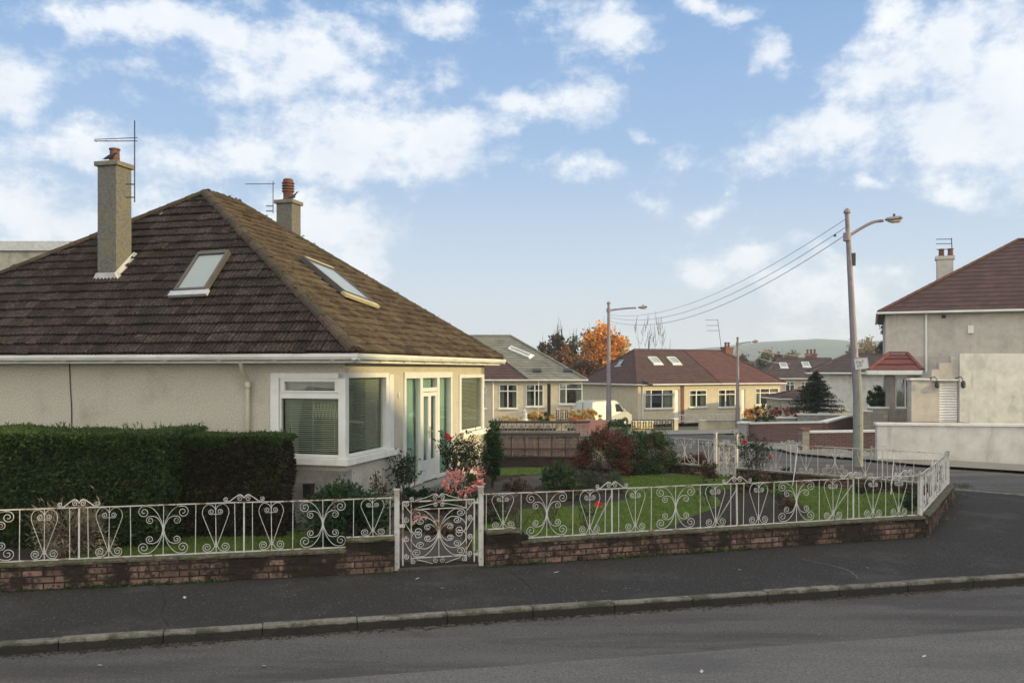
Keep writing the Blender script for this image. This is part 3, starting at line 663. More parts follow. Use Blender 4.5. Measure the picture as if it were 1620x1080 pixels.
def blinds(mp, a0, a1, z0, z1, par, depth=-.11, tilt=.35, drop=0):
    b = MB(mp); z = z1; k = 0; rr = random.Random(5)
    while z > z0:
        zt = z+rr.uniform(-.001,.001); b.add([(a0,depth-.011,zt-.009),(a1,depth-.011,zt-.009),(a1,depth+.011,zt+.009),(a0,depth+.011,zt+.009)],[(0,1,2,3)]); z -= .031
    for a in (a0+.12, (a0+a1)/2, a1-.12): b.box(a-.002,a+.002,depth-.002,depth+.002,z0,z1)
    return b.build('blind', m_blind, par, recalc=False)
blinds(mapF, -1.12, -.11, z0w+.06, z1w-.07, fr)
def curtain(mp, a0, a1, z0, z1, par, depth=-.19, mat=None, taper=0, folds=9, amp=.03):
    b = MB(mp); n = folds*6; vs = []
    for i in range(9):
        t = i/8; z = z1+(z0-z1)*t
        for j in range(n+1):
            u = j/n; aa = a0+(a1-a0)*u*(1-taper*math.sin(t*PI*.6)); vs.append((aa, depth+amp*math.sin(u*folds*2*PI+t), z))
    b.add(vs, [(i*(n+1)+j, i*(n+1)+j+1, (i+1)*(n+1)+j+1, (i+1)*(n+1)+j) for i in range(8) for j in range(n)])
    return b.build('curtain', mat or m_curtain, par, smooth=True, recalc=False)
curtain(mapF, -1.14, -.72, z0w+.02, z1w, fr, taper=.5)
v = MB(mapF); 
for i in range(9):
    a = -.62+i*.062
    for q in (-1, 1): v.bar((a,-.16,zz(1.98)),(a+.03*q,-.16,zz(1.72)),.007,.007)
    v.bar((a-.03,-.16,zz(1.86)),(a+.03,-.16,zz(1.86)),.006,.006)
v.build('lace_valance', M('lace_cream', (.62,.56,.30), rough=.9), fr)
# side corner light
f = MB(mapR); f.box(.10,1.58,-.08,.0,z0w,z0w+.05); f.box(.10,1.70,-.08,.022,z1w-.05,z1w+.03); f.box(1.57,1.70,-.08,.025,z0w,z1w-.05); f.box(.10,.13,-.08,-.01,z0w+.05,z1w-.05)
f.box(1.70,1.90,.001,.03,z0w,z1w+.0)
fs_ = f.build('window_frame', m_upvc, house, bevel=.005); fs_['label'] = 'white framed side light of the corner window'
p = MB(mapR); p.quad((.13,-.04,z0w+.05),(1.57,-.04,z0w+.05),(1.57,-.04,z1w-.05),(.13,-.04,z1w-.05)); p.build('pane', m_glass, fs_)
blinds(mapR, .13, 1.56, z0w+.06, z1w-.06, fs_); curtain(mapR, 1.15, 1.5, z0w+.02, z1w, fs_)
s_ = MB(); s_.box(-1.36, .085, -.085, 0, z0w-.115, z0w-.001); s_.box(0, .085, 0, 2.0, z0w-.115, z0w-.001); s_.build('sill', m_sill, house, bevel=.01)
# back side window
z2a, z2b = zz(1.12), zz(2.38)
f = MB(mapR); f.box(5.52,5.66,-.08,.025,z2a,z2b+.02); f.box(7.18,7.33,-.08,.025,z2a,z2b+.02); f.box(5.66,7.18,-.08,.022,z2b-.06,z2b+.02); f.box(5.66,7.18,-.08,.0,z2a,z2a+.05)
f3 = f.build('window_frame', m_upvc, house, bevel=.005); f3['label'] = 'white framed single window at the far end of the side wall'
p = MB(mapR); p.quad((5.66,-.04,z2a+.05),(7.18,-.04,z2a+.05),(7.18,-.04,z2b-.06),(5.66,-.04,z2b-.06)); p.build('pane', m_glass, f3)
blinds(mapR, 5.67, 7.17, z2a+.06, z2b-.07, f3)
s_ = MB(); s_.box(0, .13, 5.45, DD+.08, z2a-.12, z2a-.001); s_.build('sill', m_sill, house, bevel=.01)
# glazed entrance
zb, zt = zz(.30), zz(2.44)
f = MB(mapR)
for a, b_ in ((2.40,2.50),(3.20,3.33),(4.13,4.27),(4.96,5.06)): f.box(a,b_,-.08,.025,zb,zt-.1)
f.box(2.40,5.06,-.08,.03,zt-.1,zt+.02); f.box(3.33,4.13,-.08,.02,zz(2.07),zz(2.15)); 
for a, b_ in ((2.50,3.20),(4.27,4.96)): f.box(a,b_,-.08,.01,zb,zb+.06)
en = f.build('glazed_entrance', m_upvc, house, bevel=.005)
p = MB(mapR)
for a, b_, c_, d_ in ((2.50,3.20,zb+.06,zt-.1),(4.27,4.96,zb+.06,zt-.1),(3.33,4.13,zz(2.15),zt-.1)): p.quad((a,-.03,c_),(b_,-.03,c_),(b_,-.03,d_),(a,-.03,d_))
p.build('pane', m_glass, en)
curtain(mapR, 2.44, 5.25, zb+.03, zt-.08, en, depth=-.13, mat=m_green_refl, folds=22, amp=.018)  # net added behind the entrance glass to give its reflected green
for a, b_, sd in ((3.33,3.73,1),(3.735,4.13,-1)):
    d_ = MB(mapR); d_.box(a,a+.07,-.05,.012,zb+.02,zz(2.06)); d_.box(b_-.07,b_,-.05,.012,zb+.02,zz(2.06)); d_.box(a+.07,b_-.07,-.05,.012,zz(1.98),zz(2.06)); d_.box(a+.07,b_-.07,-.05,.012,zb+.02,zb+.10); d_.box(a+.07,b_-.07,-.045,.004,zb+.10,zb+.42)
    dd = d_.build('door', m_upvc, house, bevel=.004)
    p = MB(mapR); p.quad((a+.07,-.02,zb+.42),(b_-.07,-.02,zb+.42),(b_-.07,-.02,zz(1.98)),(a+.07,-.02,zz(1.98))); p.build('pane', m_glass, dd)
    h_ = MB(mapR); xh = b_-.035 if sd > 0 else a+.035; h_.box(xh-.014,xh+.014,.012,.02,zz(1.15),zz(1.38)); h_.bar((xh,.035,zz(1.28)),(xh-.1*sd,.035,zz(1.28)),.015,.02); h_.build('handle', m_alloy, dd)
s_ = MB(); s_.box(0.001, .30, 2.3, 5.15, 0, zb-.02); s_.box(.301, .62, 2.9, 4.6, 0, zb-.16); s_.build('doorstep', m_conc, house, bevel=.012)
# small lantern beside the window casing
s_ = MB(mapR); s_.box(2.12,2.17,.001,.03,zz(2.0),zz(2.08)); s_.build('door_sensor', m_upvc, house)
vb = hit(490, 775, Vector((0,-.03,0)), Vector((0,1,0)))
b = MB(); b.box(vb.x-.075, vb.x+.075, -.12, -.006, vb.z-.11, vb.z+.09); b.box(vb.x-.085, vb.x+.085, -.13, -.006, vb.z+.091, vb.z+.11); b.tube([(vb.x,-.05,vb.z-.11),(vb.x,-.05,0)], .014, 6); b.build('meter_box', m_darkbrown, house, bevel=.012)
# low wall vents at plinth
b = MB(); b.box(W0, 0.0, -.03, -.005, 0, .10); b.build('plinth', m_conc, house)
# ------------------------------------------------------------------ boundary walls of the corner garden
def ang(d): return math.atan2(d.y, d.x)
def brickwall(name, label, p0, d, length, h, steps=(), thick=.24, seed=1, jag=True, mats=None, cop=.03, base=0.0, cat='wall', ends=True):
    """coursed brick wall running from p0 along d; steps = (s0, s1, height) where the top steps up"""
    t = thing(name, label, cat, (p0.x, p0.y, base), ang(d))
    rr = random.Random(seed); mb = MB(); co_ = MB(); BL, BH = .225, .077
    def hs(s):
        for a, b, hh in steps:
            if a <= s <= b: return hh
        return h
    cuts = sorted({0, length, *[s[0] for s in steps], *[s[1] for s in steps]}); cuts = [c for c in cuts if 0 <= c <= length]
    for a, b in zip(cuts, cuts[1:]):
        hh = hs((a+b)/2)
        co_.box(a+.004, b-.004, -thick/2+.012, thick/2-.012, -.15, hh-cop-.002)
    nrow = 12
    for r in range(nrow):
        z = -.07+r*BH
        for side in (-1, 1):
            x = -(r % 2)*BL/2
            while x < length:
                l = BL; x0 = max(x, 0)+.007; x1 = min(x+l, length)-.007; top = hs((x0+x1)/2)-cop
                if x1-x0 > .03 and z < top-.01:
                    zt = min(z+BH-.015, top)
                    o = rr.uniform(-.005, .006); y0, y1 = (-thick/2-o, -thick/2+.06) if side < 0 else (thick/2-.06, thick/2+o)
                    mb.add([(x0+rr.uniform(0,.004),y0,z+rr.uniform(0,.003)),(x1-rr.uniform(0,.004),y0,z+rr.uniform(0,.003)),(x1,y1,z),(x0,y1,z),
                            (x0+rr.uniform(0,.004),y0+rr.uniform(-.003,.003),zt-rr.uniform(0,.004)),(x1-rr.uniform(0,.004),y0+rr.uniform(-.003,.003),zt-rr.uniform(0,.004)),(x1,y1,zt),(x0,y1,zt)],
                           [(0,3,2,1),(4,5,6,7),(0,1,5,4),(1,2,6,5),(2,3,7,6),(3,0,4,7)])
                x += l
        if ends:
            top = hs(.01)-cop; top2 = hs(length-.01)-cop
            if z < top-.01: mb.box(-.006, .1, -thick/2+.02, thick/2-.02, z, min(z+BH-.015, top))
            if z < top2-.01: mb.box(length-.1, length+.006, -thick/2+.02, thick/2-.02, z, min(z+BH-.015, top2))
    mm = mats or (m_brick, m_brickm, m_coping)
    mb.build('brickwork', mm[0], t); co_.build('mortar', mm[1], t)
    c = MB()
    for a, b in zip(cuts, cuts[1:]):
        hh = hs((a+b)/2); n = max(1, int((b-a)/.12)); ys = [-thick/2-.012, -thick/4, 0, thick/4, thick/2+.012]
        vs = []
        for i in range(n+1):
            x = a+(b-a)*i/n
            for j, y in enumerate(ys): vs.append((x, y+rr.uniform(-.006,.006), hh+rr.uniform(-.006,.005)-(.012 if j in (0,4) else 0)))
            vs.append((x, -thick/2-.012+rr.uniform(-.006,.004), hh-cop-rr.uniform(.0,.012))); vs.append((x, thick/2+.012+rr.uniform(-.004,.006), hh-cop-rr.uniform(0,.012)))
        fs = []
        for i in range(n):
            q = i*7
            for j in range(4): fs.append((q+j, q+7+j, q+8+j, q+j+1))
            fs.append((q+5, q+12, q+7, q)); fs.append((q+4, q+11, q+13, q+6))
        fs += [(0,1,2,3,4,6,5), tuple(n*7+k for k in (5,6,4,3,2,1,0))]
        c.add(vs, fs)
    c.build('coping', mm[2], t); return t
HW = .31
def son(px, P0, d):
    k = (px-CX)/F; return (k*P0.y-P0.x)/(d.x-k*d.y)
dR = (A-R0).normalized(); lenR = (A-R0).length
dA = (B-A).normalized(); lenA = (B-A).length; lenB = (E-B).length
dL = -Ld
sL0 = 6.6; PL = L0+Ld*sL0                       # left run starts outside the photograph
brickwall('front_wall', 'low sooty brick wall under the white railing left of the ornate gate', PL, dL, sL0-.04, HW, [(sL0-.62, sL0, HW+.12)], seed=3)
brickwall('front_wall', 'low sooty brick wall running from the ornate gate to the street corner', R0+dR*.05, dR, lenR-.05, HW, [(0, .46, HW+.14)], seed=4)
brickwall('corner_wall', 'short mossy brick wall turning back at the street corner', A+dA*.13, dA, lenA-.13, HW, seed=5)
g2a, g2b = son(1165, B, se), son(1132, B, se)
brickwall('side_wall', 'dark brick wall along the side street between the corner and the small gate', B+se*.13, se, g2a-.13-.05, HW-.02, seed=6)
brickwall('side_wall', 'short dark brick wall beyond the small side gate', B+se*(g2b+.05), se, lenB-g2b+.6, HW-.02, seed=7)

# ------------------------------------------------------------------ wrought iron work
def spiral(cx, cz, r0, r1, a0, turns, sgn, n=16):
    return [(cx+(r0+(r1-r0)*i/n)*math.cos(a0+sgn*turns*2*PI*i/n), cz+(r0+(r1-r0)*i/n)*math.sin(a0+sgn*turns*2*PI*i/n)) for i in range(n+1)]
def iron(mb, pts, r=.0040, mirror=True, n=5):
    for m in ((1,-1) if mirror else (1,)): mb.tube([(p[0]*m, 0, p[1]) for p in pts], r, n)
HR = .585   # height between the rails
def heart_mb():
    mb = MB()
    lobe = [tuple(p)[:2] for p in cr([(0,.50,0),(.022,.545,0),(.075,.572,0),(.125,.545,0),(.148,.48,0),(.132,.41,0),(.085,.28,0),(.038,.15,0),(.006,.06,0)], 4)]
    iron(mb, lobe)
    iron(mb, [(.004,.46),(.012,.452)]+spiral(.048, .485, .036, .008, -PI*.75, 1.6, 1, 20))
    low = [tuple(p)[:2] for p in cr([(.004,.14,0),(.012,.085,0),(.045,.025,0),(.09,.008,0)], 4)]
    iron(mb, low+spiral(.10, .062, .054, .010, -PI/2, 1.75, 1, 24))
    iron(mb, [(0,0),(0,HR)], .0050, False)
    return mb
def butterfly_mb():
    mb = MB(); H = HR
    for f in (lambda z: z, lambda z: H-z):
        def q(pts): return [(x, f(z)) for x, z in pts]
        a = [tuple(p)[:2] for p in cr([(.004,.30,0),(.02,.38,0),(.07,.485,0),(.14,.555,0),(.205,.572,0)], 4)]
        iron(mb, q(a+spiral(.222, .502, .070, .012, PI*.60, 1.65, -1, 26)))
        b = [tuple(p)[:2] for p in cr([(.004,.27,0),(.02,.35,0),(.065,.43,0),(.12,.455,0)], 4)]
        iron(mb, q(b+spiral(.152, .405, .050, .010, PI*.62, 1.6, -1, 24)))
    iron(mb, [(0,0),(0,HR)], .0055, False); mb.tube([(0,0,.24),(0,0,.345)], .011, 6)
    return mb
def finial_mb(w=.21):
    mb = MB()
    iron(mb, spiral(.042, .042, .036, .008, PI*.9, -1.5, 1, 20))
    iron(mb, [tuple(p)[:2] for p in cr([(.004,.045,0),(.018,.075,0),(.05,.088,0),(.09,.065,0),(.14,.028,0),(.165,.006,0)], 4)], .0055)
    iron(mb, [(.165,.006)]+spiral(w-.005, .036, .030, .007, PI*1.25, 1.5, 1, 20))
    return mb
meshes = {}; PR = random.Random(44)
def piece(kind, parent, x, z, mat=None, base=0):
    if kind not in meshes:
        if kind == 'heart_scroll': mb = heart_mb()
        elif kind == 'butterfly_scroll': mb = butterfly_mb()
        elif kind == 'finial': mb = finial_mb()
        elif kind == 'bar': mb = MB(); mb.tube([(0,0,0),(0,0,HR)], .0052, 6)
        elif kind == 'thick_bar': mb = MB(); mb.box(-.009,.009,-.009,.009,-.03,HR)
        o = mb.build(kind, m_paint, None); meshes[kind] = [o, False]
    o, used = meshes[kind]
    if used:
        o = o.copy(); COL.objects.link(o)
    meshes[kind][1] = True
    o.parent = parent; o.location = (x, 0, z); o.rotation_euler = (PR.uniform(-.02,.02), PR.uniform(-.014,.014), PR.uniform(-.05,.05)); o.scale = (PR.uniform(.95,1.04), 1, 1); return o
def railing(label, P0, d, length, els, rails, group, zb=HW, lean=(), cap=None):
    """els = (kind, s); rails = (s0, s1, z) of the bottom rail, the top rail is one length"""
    t = thing('railing', label, 'railing', (P0.x, P0.y, 0), ang(d), group)
    zt = zb+.012+HR
    m = MB(); n = 14
    rr = random.Random(int(length*100)); zs = [zt+rr.uniform(-.004,.004) for _ in range(n+1)]
    for i in range(n): m.bar((length*i/n-.003,0,zs[i]),(length*(i+1)/n+.003,0,zs[i+1]),.018,.013)
    m.build('top_rail', m_rust, t)
    for a, b, z in rails: r_ = MB(); r_.bar((a,0,z+.006),(b,0,z+.006),.03,.012); r_.build('bottom_rail', m_rust, t)
    for kind, s in els:
        lift = next((z for a, b, z in rails if a <= s <= b), zb)-zb
        if kind == 'triple':
            for q in (-.10, .10): piece('bar', t, s+q, zb+.012)
            piece('thick_bar', t, s, zb+.012); piece('finial', t, s, zt+.006)
        else:
            o = piece(kind, t, s, zb+.012+lift)
            if lift: o.scale = (o.scale.x, 1, (HR-lift)/HR)
    return t
def elsfrom(pxs, P0, d, m=1): return [(k, son(px, P0, d)) for k, px in pxs]
b_, h_, s_2, t_ = 'bar', 'heart_scroll', 'butterfly_scroll', 'triple'
elL = elsfrom([(t_,125),(h_,172),(b_,207),(s_2,258),(b_,309),(h_,342),(t_,386),(h_,430),(b_,463),(s_2,511),(b_,559),(h_,590),(b_,617)], PL, dL)
s125 = elL[0][1]
elL += [(h_, s125-.37), (b_, s125-.63), (s_2, s125-.98), (b_, s125-1.34), (h_, s125-1.6), (t_, s125-1.95)]
elL = [e for e in elL if .05 < e[1] < sL0-.04]
railing('white scrolled iron railing on the wall left of the ornate gate', PL, dL, sL0-.035, elL, [(0, sL0-.62, HW), (sL0-.62, sL0-.04, HW+.12)], 'white iron railings round the corner garden')
elR = elsfrom([(b_,769),(h_,796),(b_,824),(s_2,865),(b_,906),(h_,932.6),(t_,968),(h_,1005),(b_,1030),(s_2,1069),(b_,1108),(h_,1132.6),(t_,1166),(h_,1200),(b_,1224),(s_2,1260),(b_,1296),(h_,1318),(t_,1350),(h_,1381),(b_,1401),(h_,1422),(b_,1443)], R0, dR)
rR_ = railing('long rust flecked white railing between the ornate gate and the corner', R0, dR, lenR, elR, [(.04, .46, HW+.14), (.47, lenR, HW)], 'white iron railings round the corner garden')
dc = piece('finial', rR_, lenR-.22, HW+.018+HR)
def stay(t, s, side=1):
    m = MB(); m.bar((s, .0, HW+HR*.9), (s-.15, .55*side, .06), .012, .012); m.build('stay', m_paint, t)
for px in (968,1166,1350): stay(rR_, son(px, R0, dR))
step = 1.93
def pattern(length, off=0):
    out = []; x = off
    while x < length+1:
        out += [(t_, x), (h_, x+.34), (b_, x+.60), (s_2, x+.965), (b_, x+1.33), (h_, x+1.59)]; x += 1.93
    return [e for e in out if .12 < e[1] < length-.12]
rA_ = railing('short white railing on the wall that turns back at the corner', A, dA, lenA, pattern(lenA, -.2), [(.0, lenA, HW)], 'white iron railings round the corner garden')
rB_ = railing('white railing along the side street wall up to the small gate', B, se, g2a-.04, pattern(g2a-.04, -.7), [(0, g2a-.04, HW-.02)], 'white iron railings round the corner garden', zb=HW-.02)
for s in (1.0, 3.0): 
    m = MB(); m.bar((s,0,HW+HR*.9),(s-.1,.5*(1 if Vector((-se.y,se.x)).dot(Vector((0,0))-B)>0 else -1),.06),.014,.014); m.build('stay', m_paint, rB_)
rC_ = railing('last short piece of white railing left of the small side gate', B+se*(g2b+.04), se, lenB-g2b-.04, pattern(lenB-g2b-.04, -.2), [(0, lenB-g2b-.04, HW-.02)], 'white iron railings round the corner garden', zb=HW-.02)
def post(label, p, h, w=.055, rz=0, group='square white gate and corner posts'):
    t = thing('post', label, 'post', (p.x, p.y, 0), rz, group)
    m = MB(); m.box(-w/2,w/2,-w/2,w/2,-.02,h); m.build('shaft', m_paint, t)
    m = MB(); m.box(-w/2-.008,w/2+.008,-w/2-.008,w/2+.008,h+.001,h+.016); m.build('cap', m_paint, t)
GD = (R0-L0).normalized(); GW = (R0-L0).length
post('white square post at the latch side of the ornate gate', L0, 1.0, .06, ang(GD)); post('white square post at the hinge side of the ornate gate', R0, 1.0, .06, ang(GD))
post('white square post where the railing turns at the corner', A, .92, .05, ang(dR)); post('white square post at the far end of the short corner railing', B, .92, .05, ang(dA))
def gate(label, P0, d, W, z0=.05, H=.84):
    g = thing('garden_gate', label, 'gate', (P0.x, P0.y, 0), ang(d), 'ornate iron gates')
    f = MB(); x0, x1 = .075, W-.085; ip = .105
    for x in (x0, x1): f.bar((x,0,z0),(x,0,z0+H),.018,.018,(0,1,0))
    for x in (x0+ip, x1-ip): f.bar((x,0,z0+.02),(x,0,z0+H-.01),.011,.011,(0,1,0))
    f.bar((x0,0,z0+H),(x1,0,z0+H),.016,.016); f.bar((x0+ip,0,z0+H-.10),(x1-ip,0,z0+H-.10),.012,.012); f.bar((x0+ip,0,z0+.09),(x1-ip,0,z0+.09),.012,.012)
    f.build('frame', m_rust, g)
    cx = (x0+x1)/2; hw = (x1-x0)/2-ip; zc = z0+.40
    m = MB(lambda x, y, z: (x+cx, y, z+zc))
    zt = H-.10-.40; zb = .09-.40
    for sg, zz_ in ((1, zt), (-1, -zb)):
        k = zz_/.34
        def q(p): return [(x*hw/.31, z*sg*k) for x, z in p]
        for core, (sx, sz, r) in (([(.004,.0),(.02,.10),(.08,.23),(.16,.315),(.215,.325)], (.245,.27,.056)), ([(.004,-.03),(.018,.06),(.065,.16),(.13,.215),(.17,.22)], (.205,.165,.052)), ([(.004,-.05),(.02,.03),(.06,.09),(.10,.12)], (.125,.075,.042))):
            c = [tuple(p)[:2] for p in cr([(a, b, 0) for a, b in core], 4)]
            iron(m, q(c+spiral(sx, sz, r, .010, PI*.6, 1.7, -1, 26)), .0045)
        iron(m, q([tuple(p)[:2] for p in cr([(.165,.22,0),(.235,.20,0),(.30,.12,0),(.30,.03,0),(.26,-.02,0)], 4)]+spiral(.235,.03,.05,.012,-PI*.35,1.4,-1,20)), .0045)
    m.tube([(0,0,zb),(0,0,zt)], .006, 5); m.tube([(0,0,-.07),(0,0,.07)], .018, 7)
    m.build('fan_scroll', m_paint, g)
    for x in (x0+ip/2, x1-ip/2):
        m = MB(lambda a, b, z, x=x: (x+a, b, z+z0)); sgx = 1 if x < cx else -1
        for zc_ in (.14, .36, .60, .80):
            m.tube([(p[0]*1, 0, p[1]) for p in spiral(0, zc_-.03, .036, .007, PI/2*sgx, 1.6, sgx, 18)], .005, 5)
        for a, b in ((.17,.33),(.42,.57),(.66,.77)): m.tube([(-.045*sgx,0,b),(.045*sgx,0,a)], .005, 5)
        m.build('side_scroll', m_paint, g)
    m = MB(lambda a, b, z: (cx+a, b, z+z0+H))
    iron(m, [tuple(p)[:2] for p in cr([(.004,.04,0),(.02,.075,0),(.06,.085,0),(.16,.045,0),(.30,.012,0)], 4)]); iron(m, spiral(.045,.04,.036,.008,PI*.9,-1.5,1,20)); iron(m, spiral(hw-.01,.028,.028,.007,0,1.5,1,18))
    iron(m, [(.0,-.02),(.30,-.085)]); iron(m, spiral(.04,-.05,.03,.006,PI*.5,1.5,-1,18))
    m.build('crest_scroll', m_paint, g)
    m = MB(lambda a, b, z: (cx+a, b, z+z0)); iron(m, spiral(.04,.045,.034,.007,PI*.5,1.5,-1,18)); iron(m, [(.08,.01),(.28,.07)]); iron(m, spiral(hw-.03,.045,.032,.007,PI*.5,1.5,-1,18)); m.build('foot_scroll', m_paint, g)
    for z in (.10, .76): m = MB(); m.bar((x1-.01,0,z0+z),(W-.03,0,z0+z),.014,.022); m.tube([(W-.045,0,z0+z-.02),(W-.045,0,z0+z+.05)],.009,6); m.build('hinge', m_paint, g)
    m = MB(); m.box(.03,.10,-.012,.012,z0+.48,z0+.52); m.build('latch', m_paint, g)
    return g
gate('ornate white wrought iron garden gate with fan scrolls facing the main pavement', L0, GD, GW, .05, .80)
G2a = B+se*g2a; G2b = B+se*g2b; 
post('white square post on the corner side of the small far gate', G2a, 1.05, .06, ang(se)); post('white square post on the left side of the small far gate', G2b, 1.05, .06, ang(se))
gate('smaller white scrolled gate in the side street railing', G2a, (G2b-G2a).normalized(), (G2b-G2a).length, .05, .78)
mb = MB(); mb.prism([tuple(L0+GD*.03+Vector((0,-.10))), tuple(R0-GD*.03+Vector((0,-.10))), tuple(R0-GD*.03+Vector((0,.16))), tuple(L0+GD*.03+Vector((0,.16)))], -.1, .03); tag(mb.build('gate_threshold', m_path, bevel=.01), kind='structure')
# ------------------------------------------------------------------ plants of the garden
def leaf(mb, p, s, rr, dirn=None, asp=.55):
    """one folded leaf"""
    d = Vector((rr.gauss(0,1), rr.gauss(0,1), rr.gauss(0,.8)))
    if dirn is not None: d = d*.75+dirn*1.1
    d = d.normalized() if d.length > 1e-6 else Vector((0,0,1))
    w = d.cross(Vector((rr.gauss(0,1), rr.gauss(0,1), rr.gauss(0,1))))
    if w.length < 1e-5: w = d.cross(Vector((1,0,0)))
    w = w.normalized()*s*asp/2; u = d.cross(w).normalized()*s*.08
    p = Vector(p); mb.add([p, p+d*s*.45+w+u, p+d*s, p+d*s*.45-w+u], [(0,1,2,3)])
def foliage(rr, n, rx, ry, rz, cz, s, clumps=26, spread=.28, hollow=.55, flat_base=True, asp=.55, lo=-1):
    mb = MB(); cs = []
    for i in range(clumps):
        while True:
            v = Vector((rr.gauss(0,1), rr.gauss(0,1), rr.gauss(0,1))).normalized()
            if v.z > lo: break
        k = rr.uniform(hollow, 1.02); cs.append((Vector((v.x*rx*k, v.y*ry*k, v.z*rz*k)), v, rr.uniform(.65, 1.25)))
    sp_ = spread*min(rx, rz)
    for i in range(n):
        c, v, k = rr.choice(cs)
        q = Vector((rr.gauss(0,1), rr.gauss(0,1), rr.gauss(0,1)))*sp_*k*.55
        p = c+q
        if flat_base and p.z+cz < .02: p.z = -cz+rr.uniform(.02,.12)
        leaf(mb, (p.x, p.y, p.z+cz), s*rr.uniform(.5,1.45), rr, (v+Vector((0,0,.25))), asp)
    return mb
def stems(rr, n, rx, ry, h, r=.012, crook=.25, base=.08, forks=2):
    mb = MB(); tips = []
    for i in range(n):
        a = rr.uniform(0,2*PI); k = rr.uniform(.2,1); tx, ty = math.cos(a)*rx*k, math.sin(a)*ry*k; hh = h*rr.uniform(.7,1)
        P = [Vector((math.cos(a)*base*rr.random(), math.sin(a)*base*rr.random(), -.02))]
        for j in range(1,5):
            t = j/4; P.append(Vector((tx*t+rr.uniform(-1,1)*crook*rx*.3, ty*t+rr.uniform(-1,1)*crook*ry*.3, hh*t)))
        mb.tube(P, [r*(1-.16*j) for j in range(5)], 5); tips.append(P[-1])
        for f in range(forks):
            j = rr.choice((2,3)); p = P[j]; e = p+Vector((rr.uniform(-1,1)*rx*.5, rr.uniform(-1,1)*ry*.5, rr.uniform(.15,.4)*h))
            m_ = p.lerp(e,.5)+Vector((rr.uniform(-.02,.02),rr.uniform(-.02,.02),.02)); mb.tube([p,m_,e],[r*.6,r*.45,r*.3],4); tips.append(e)
    return mb, tips
def bush(label, loc, rx, ry, h, n, s, mat, seed=1, name='shrub', cat='shrub', clumps=26, spread=.3, hollow=.5, nst=6, group=None, second=None, flowers=None, asp=.55, cz=None, gaps=None):
    rr = random.Random(seed); z = loc[2] if len(loc) > 2 else .045
    t = thing(name, label, cat, (loc[0], loc[1], z), 0, group); cz = cz if cz is not None else h*.5
    foliage(rr, n, rx, ry, h-cz, cz, s, clumps, spread, hollow, asp=asp).build('foliage', mat, t, recalc=False)
    if second: foliage(rr, second[0], rx*.95, ry*.95, h*.5, h*.45, s, max(8, clumps//3), spread, .6).build('foliage', second[1], t, recalc=False)
    stems(rr, nst, rx*.8, ry*.8, h*.68, .010*max(1, h/.9))[0].build('stem', m_twig, t)
    if flowers:
        nf, fm, fs = flowers
        for i in range(nf):
            a = rr.uniform(0,2*PI); b = rr.uniform(.1,1.2); p = Vector((math.cos(a)*math.cos(b)*rx*1.02, math.sin(a)*math.cos(b)*ry*1.02, cz+math.sin(b)*(h-cz)*1.02))
            f = MB(); 
            for j in range(14): leaf(f, p+Vector((rr.uniform(-1,1),rr.uniform(-1,1),rr.uniform(-1,1)))*fs*.35, fs*.8, rr, None, .9)
            f.build('flower', fm, t, recalc=False)
    return t
def rose(label, loc, rx, h, nst, nleaf, seed, flowers=(), ls=.055, ry=None):
    rr = random.Random(seed); t = thing('rose_bush', label, 'rose', (loc[0], loc[1], .045))
    m, tips = stems(rr, nst, rx, ry or rx, h, .009, .5, .05, 3); m.build('stem', m_twig, t)
    if nleaf:
        f = MB()
        for i in range(nleaf):
            p = rr.choice(tips)*rr.uniform(.72,1.03)+Vector((rr.gauss(0,.05),rr.gauss(0,.05),rr.gauss(0,.05)))
            for j in range(3): leaf(f, p+Vector((rr.uniform(-.03,.03),rr.uniform(-.03,.03),rr.uniform(-.02,.02))), ls*rr.uniform(.6,1.2), rr, None, .7)
        f.build('foliage', m_lfdark, t, recalc=False)
    for (dx, dz, fm, fs) in flowers:
        f = MB()
        for j in range(26): leaf(f, Vector((dx,-.02,dz))+Vector((rr.uniform(-1,1),rr.uniform(-1,1),rr.uniform(-1,1)))*fs*.28, fs*.7, rr, None, 1.0)
        f.build('flower', fm, t, recalc=False)
        st = MB(); st.tube([(0,0,0),(dx*.5,0,dz*.55),(dx,-.02,dz)],[.007,.006,.004],5); st.build('stem', m_twig, t)
    return t
def gpp(px, py): p = G(px, py, .06); return (p.x, p.y)
for i, (px, py, rx_, h_, mt, lab) in enumerate([(700,846,.22,.16,m_lfbrn,'low brown perennials just inside the ornate gate'),(655,836,.26,.22,m_lfgrn,'low green perennials under the twisted rose'),(795,815,.24,.18,m_lfgrey,'grey green edging plant by the curved lawn edge'),
    (845,794,.28,.22,m_lfbrn,'brown tufted plant between the side path and the lawn'),(905,790,.26,.16,m_lfgrn,'flat green plant at the lawn edge below the feathery shrub'),(770,828,.20,.15,m_lfdark,'small dark plant behind the hinge post'),(818,776,.26,.24,m_lfbrn,'russet plant beside the side path'),
    (1150,838,.22,.14,m_lfgrn,'flat green plant in the near end of the rose bed'),(1248,806,.18,.15,m_lfbrn,'low brown plant at the tip of the rose bed'),(1300,768,.30,.22,m_lfbrn,'brown clump at the foot of the side wall'),(1370,780,.28,.20,m_lfdark,'dark clump at the foot of the side wall near the corner'),(1250,757,.28,.24,m_lfdark,'dark clump at the foot of the side wall near the rose bed')]):
    x_, y_ = G(px, py, .05).x, G(px, py, .05).y
    bush(lab, (x_, y_), rx_, rx_*.8, h_, 900, .04, mt, 200+i, 'bedding_plant', 'plant', clumps=18, cz=h_*.25, nst=3, second=(300, m_lfbrn))
rr = random.Random(19); mb_ = MB()
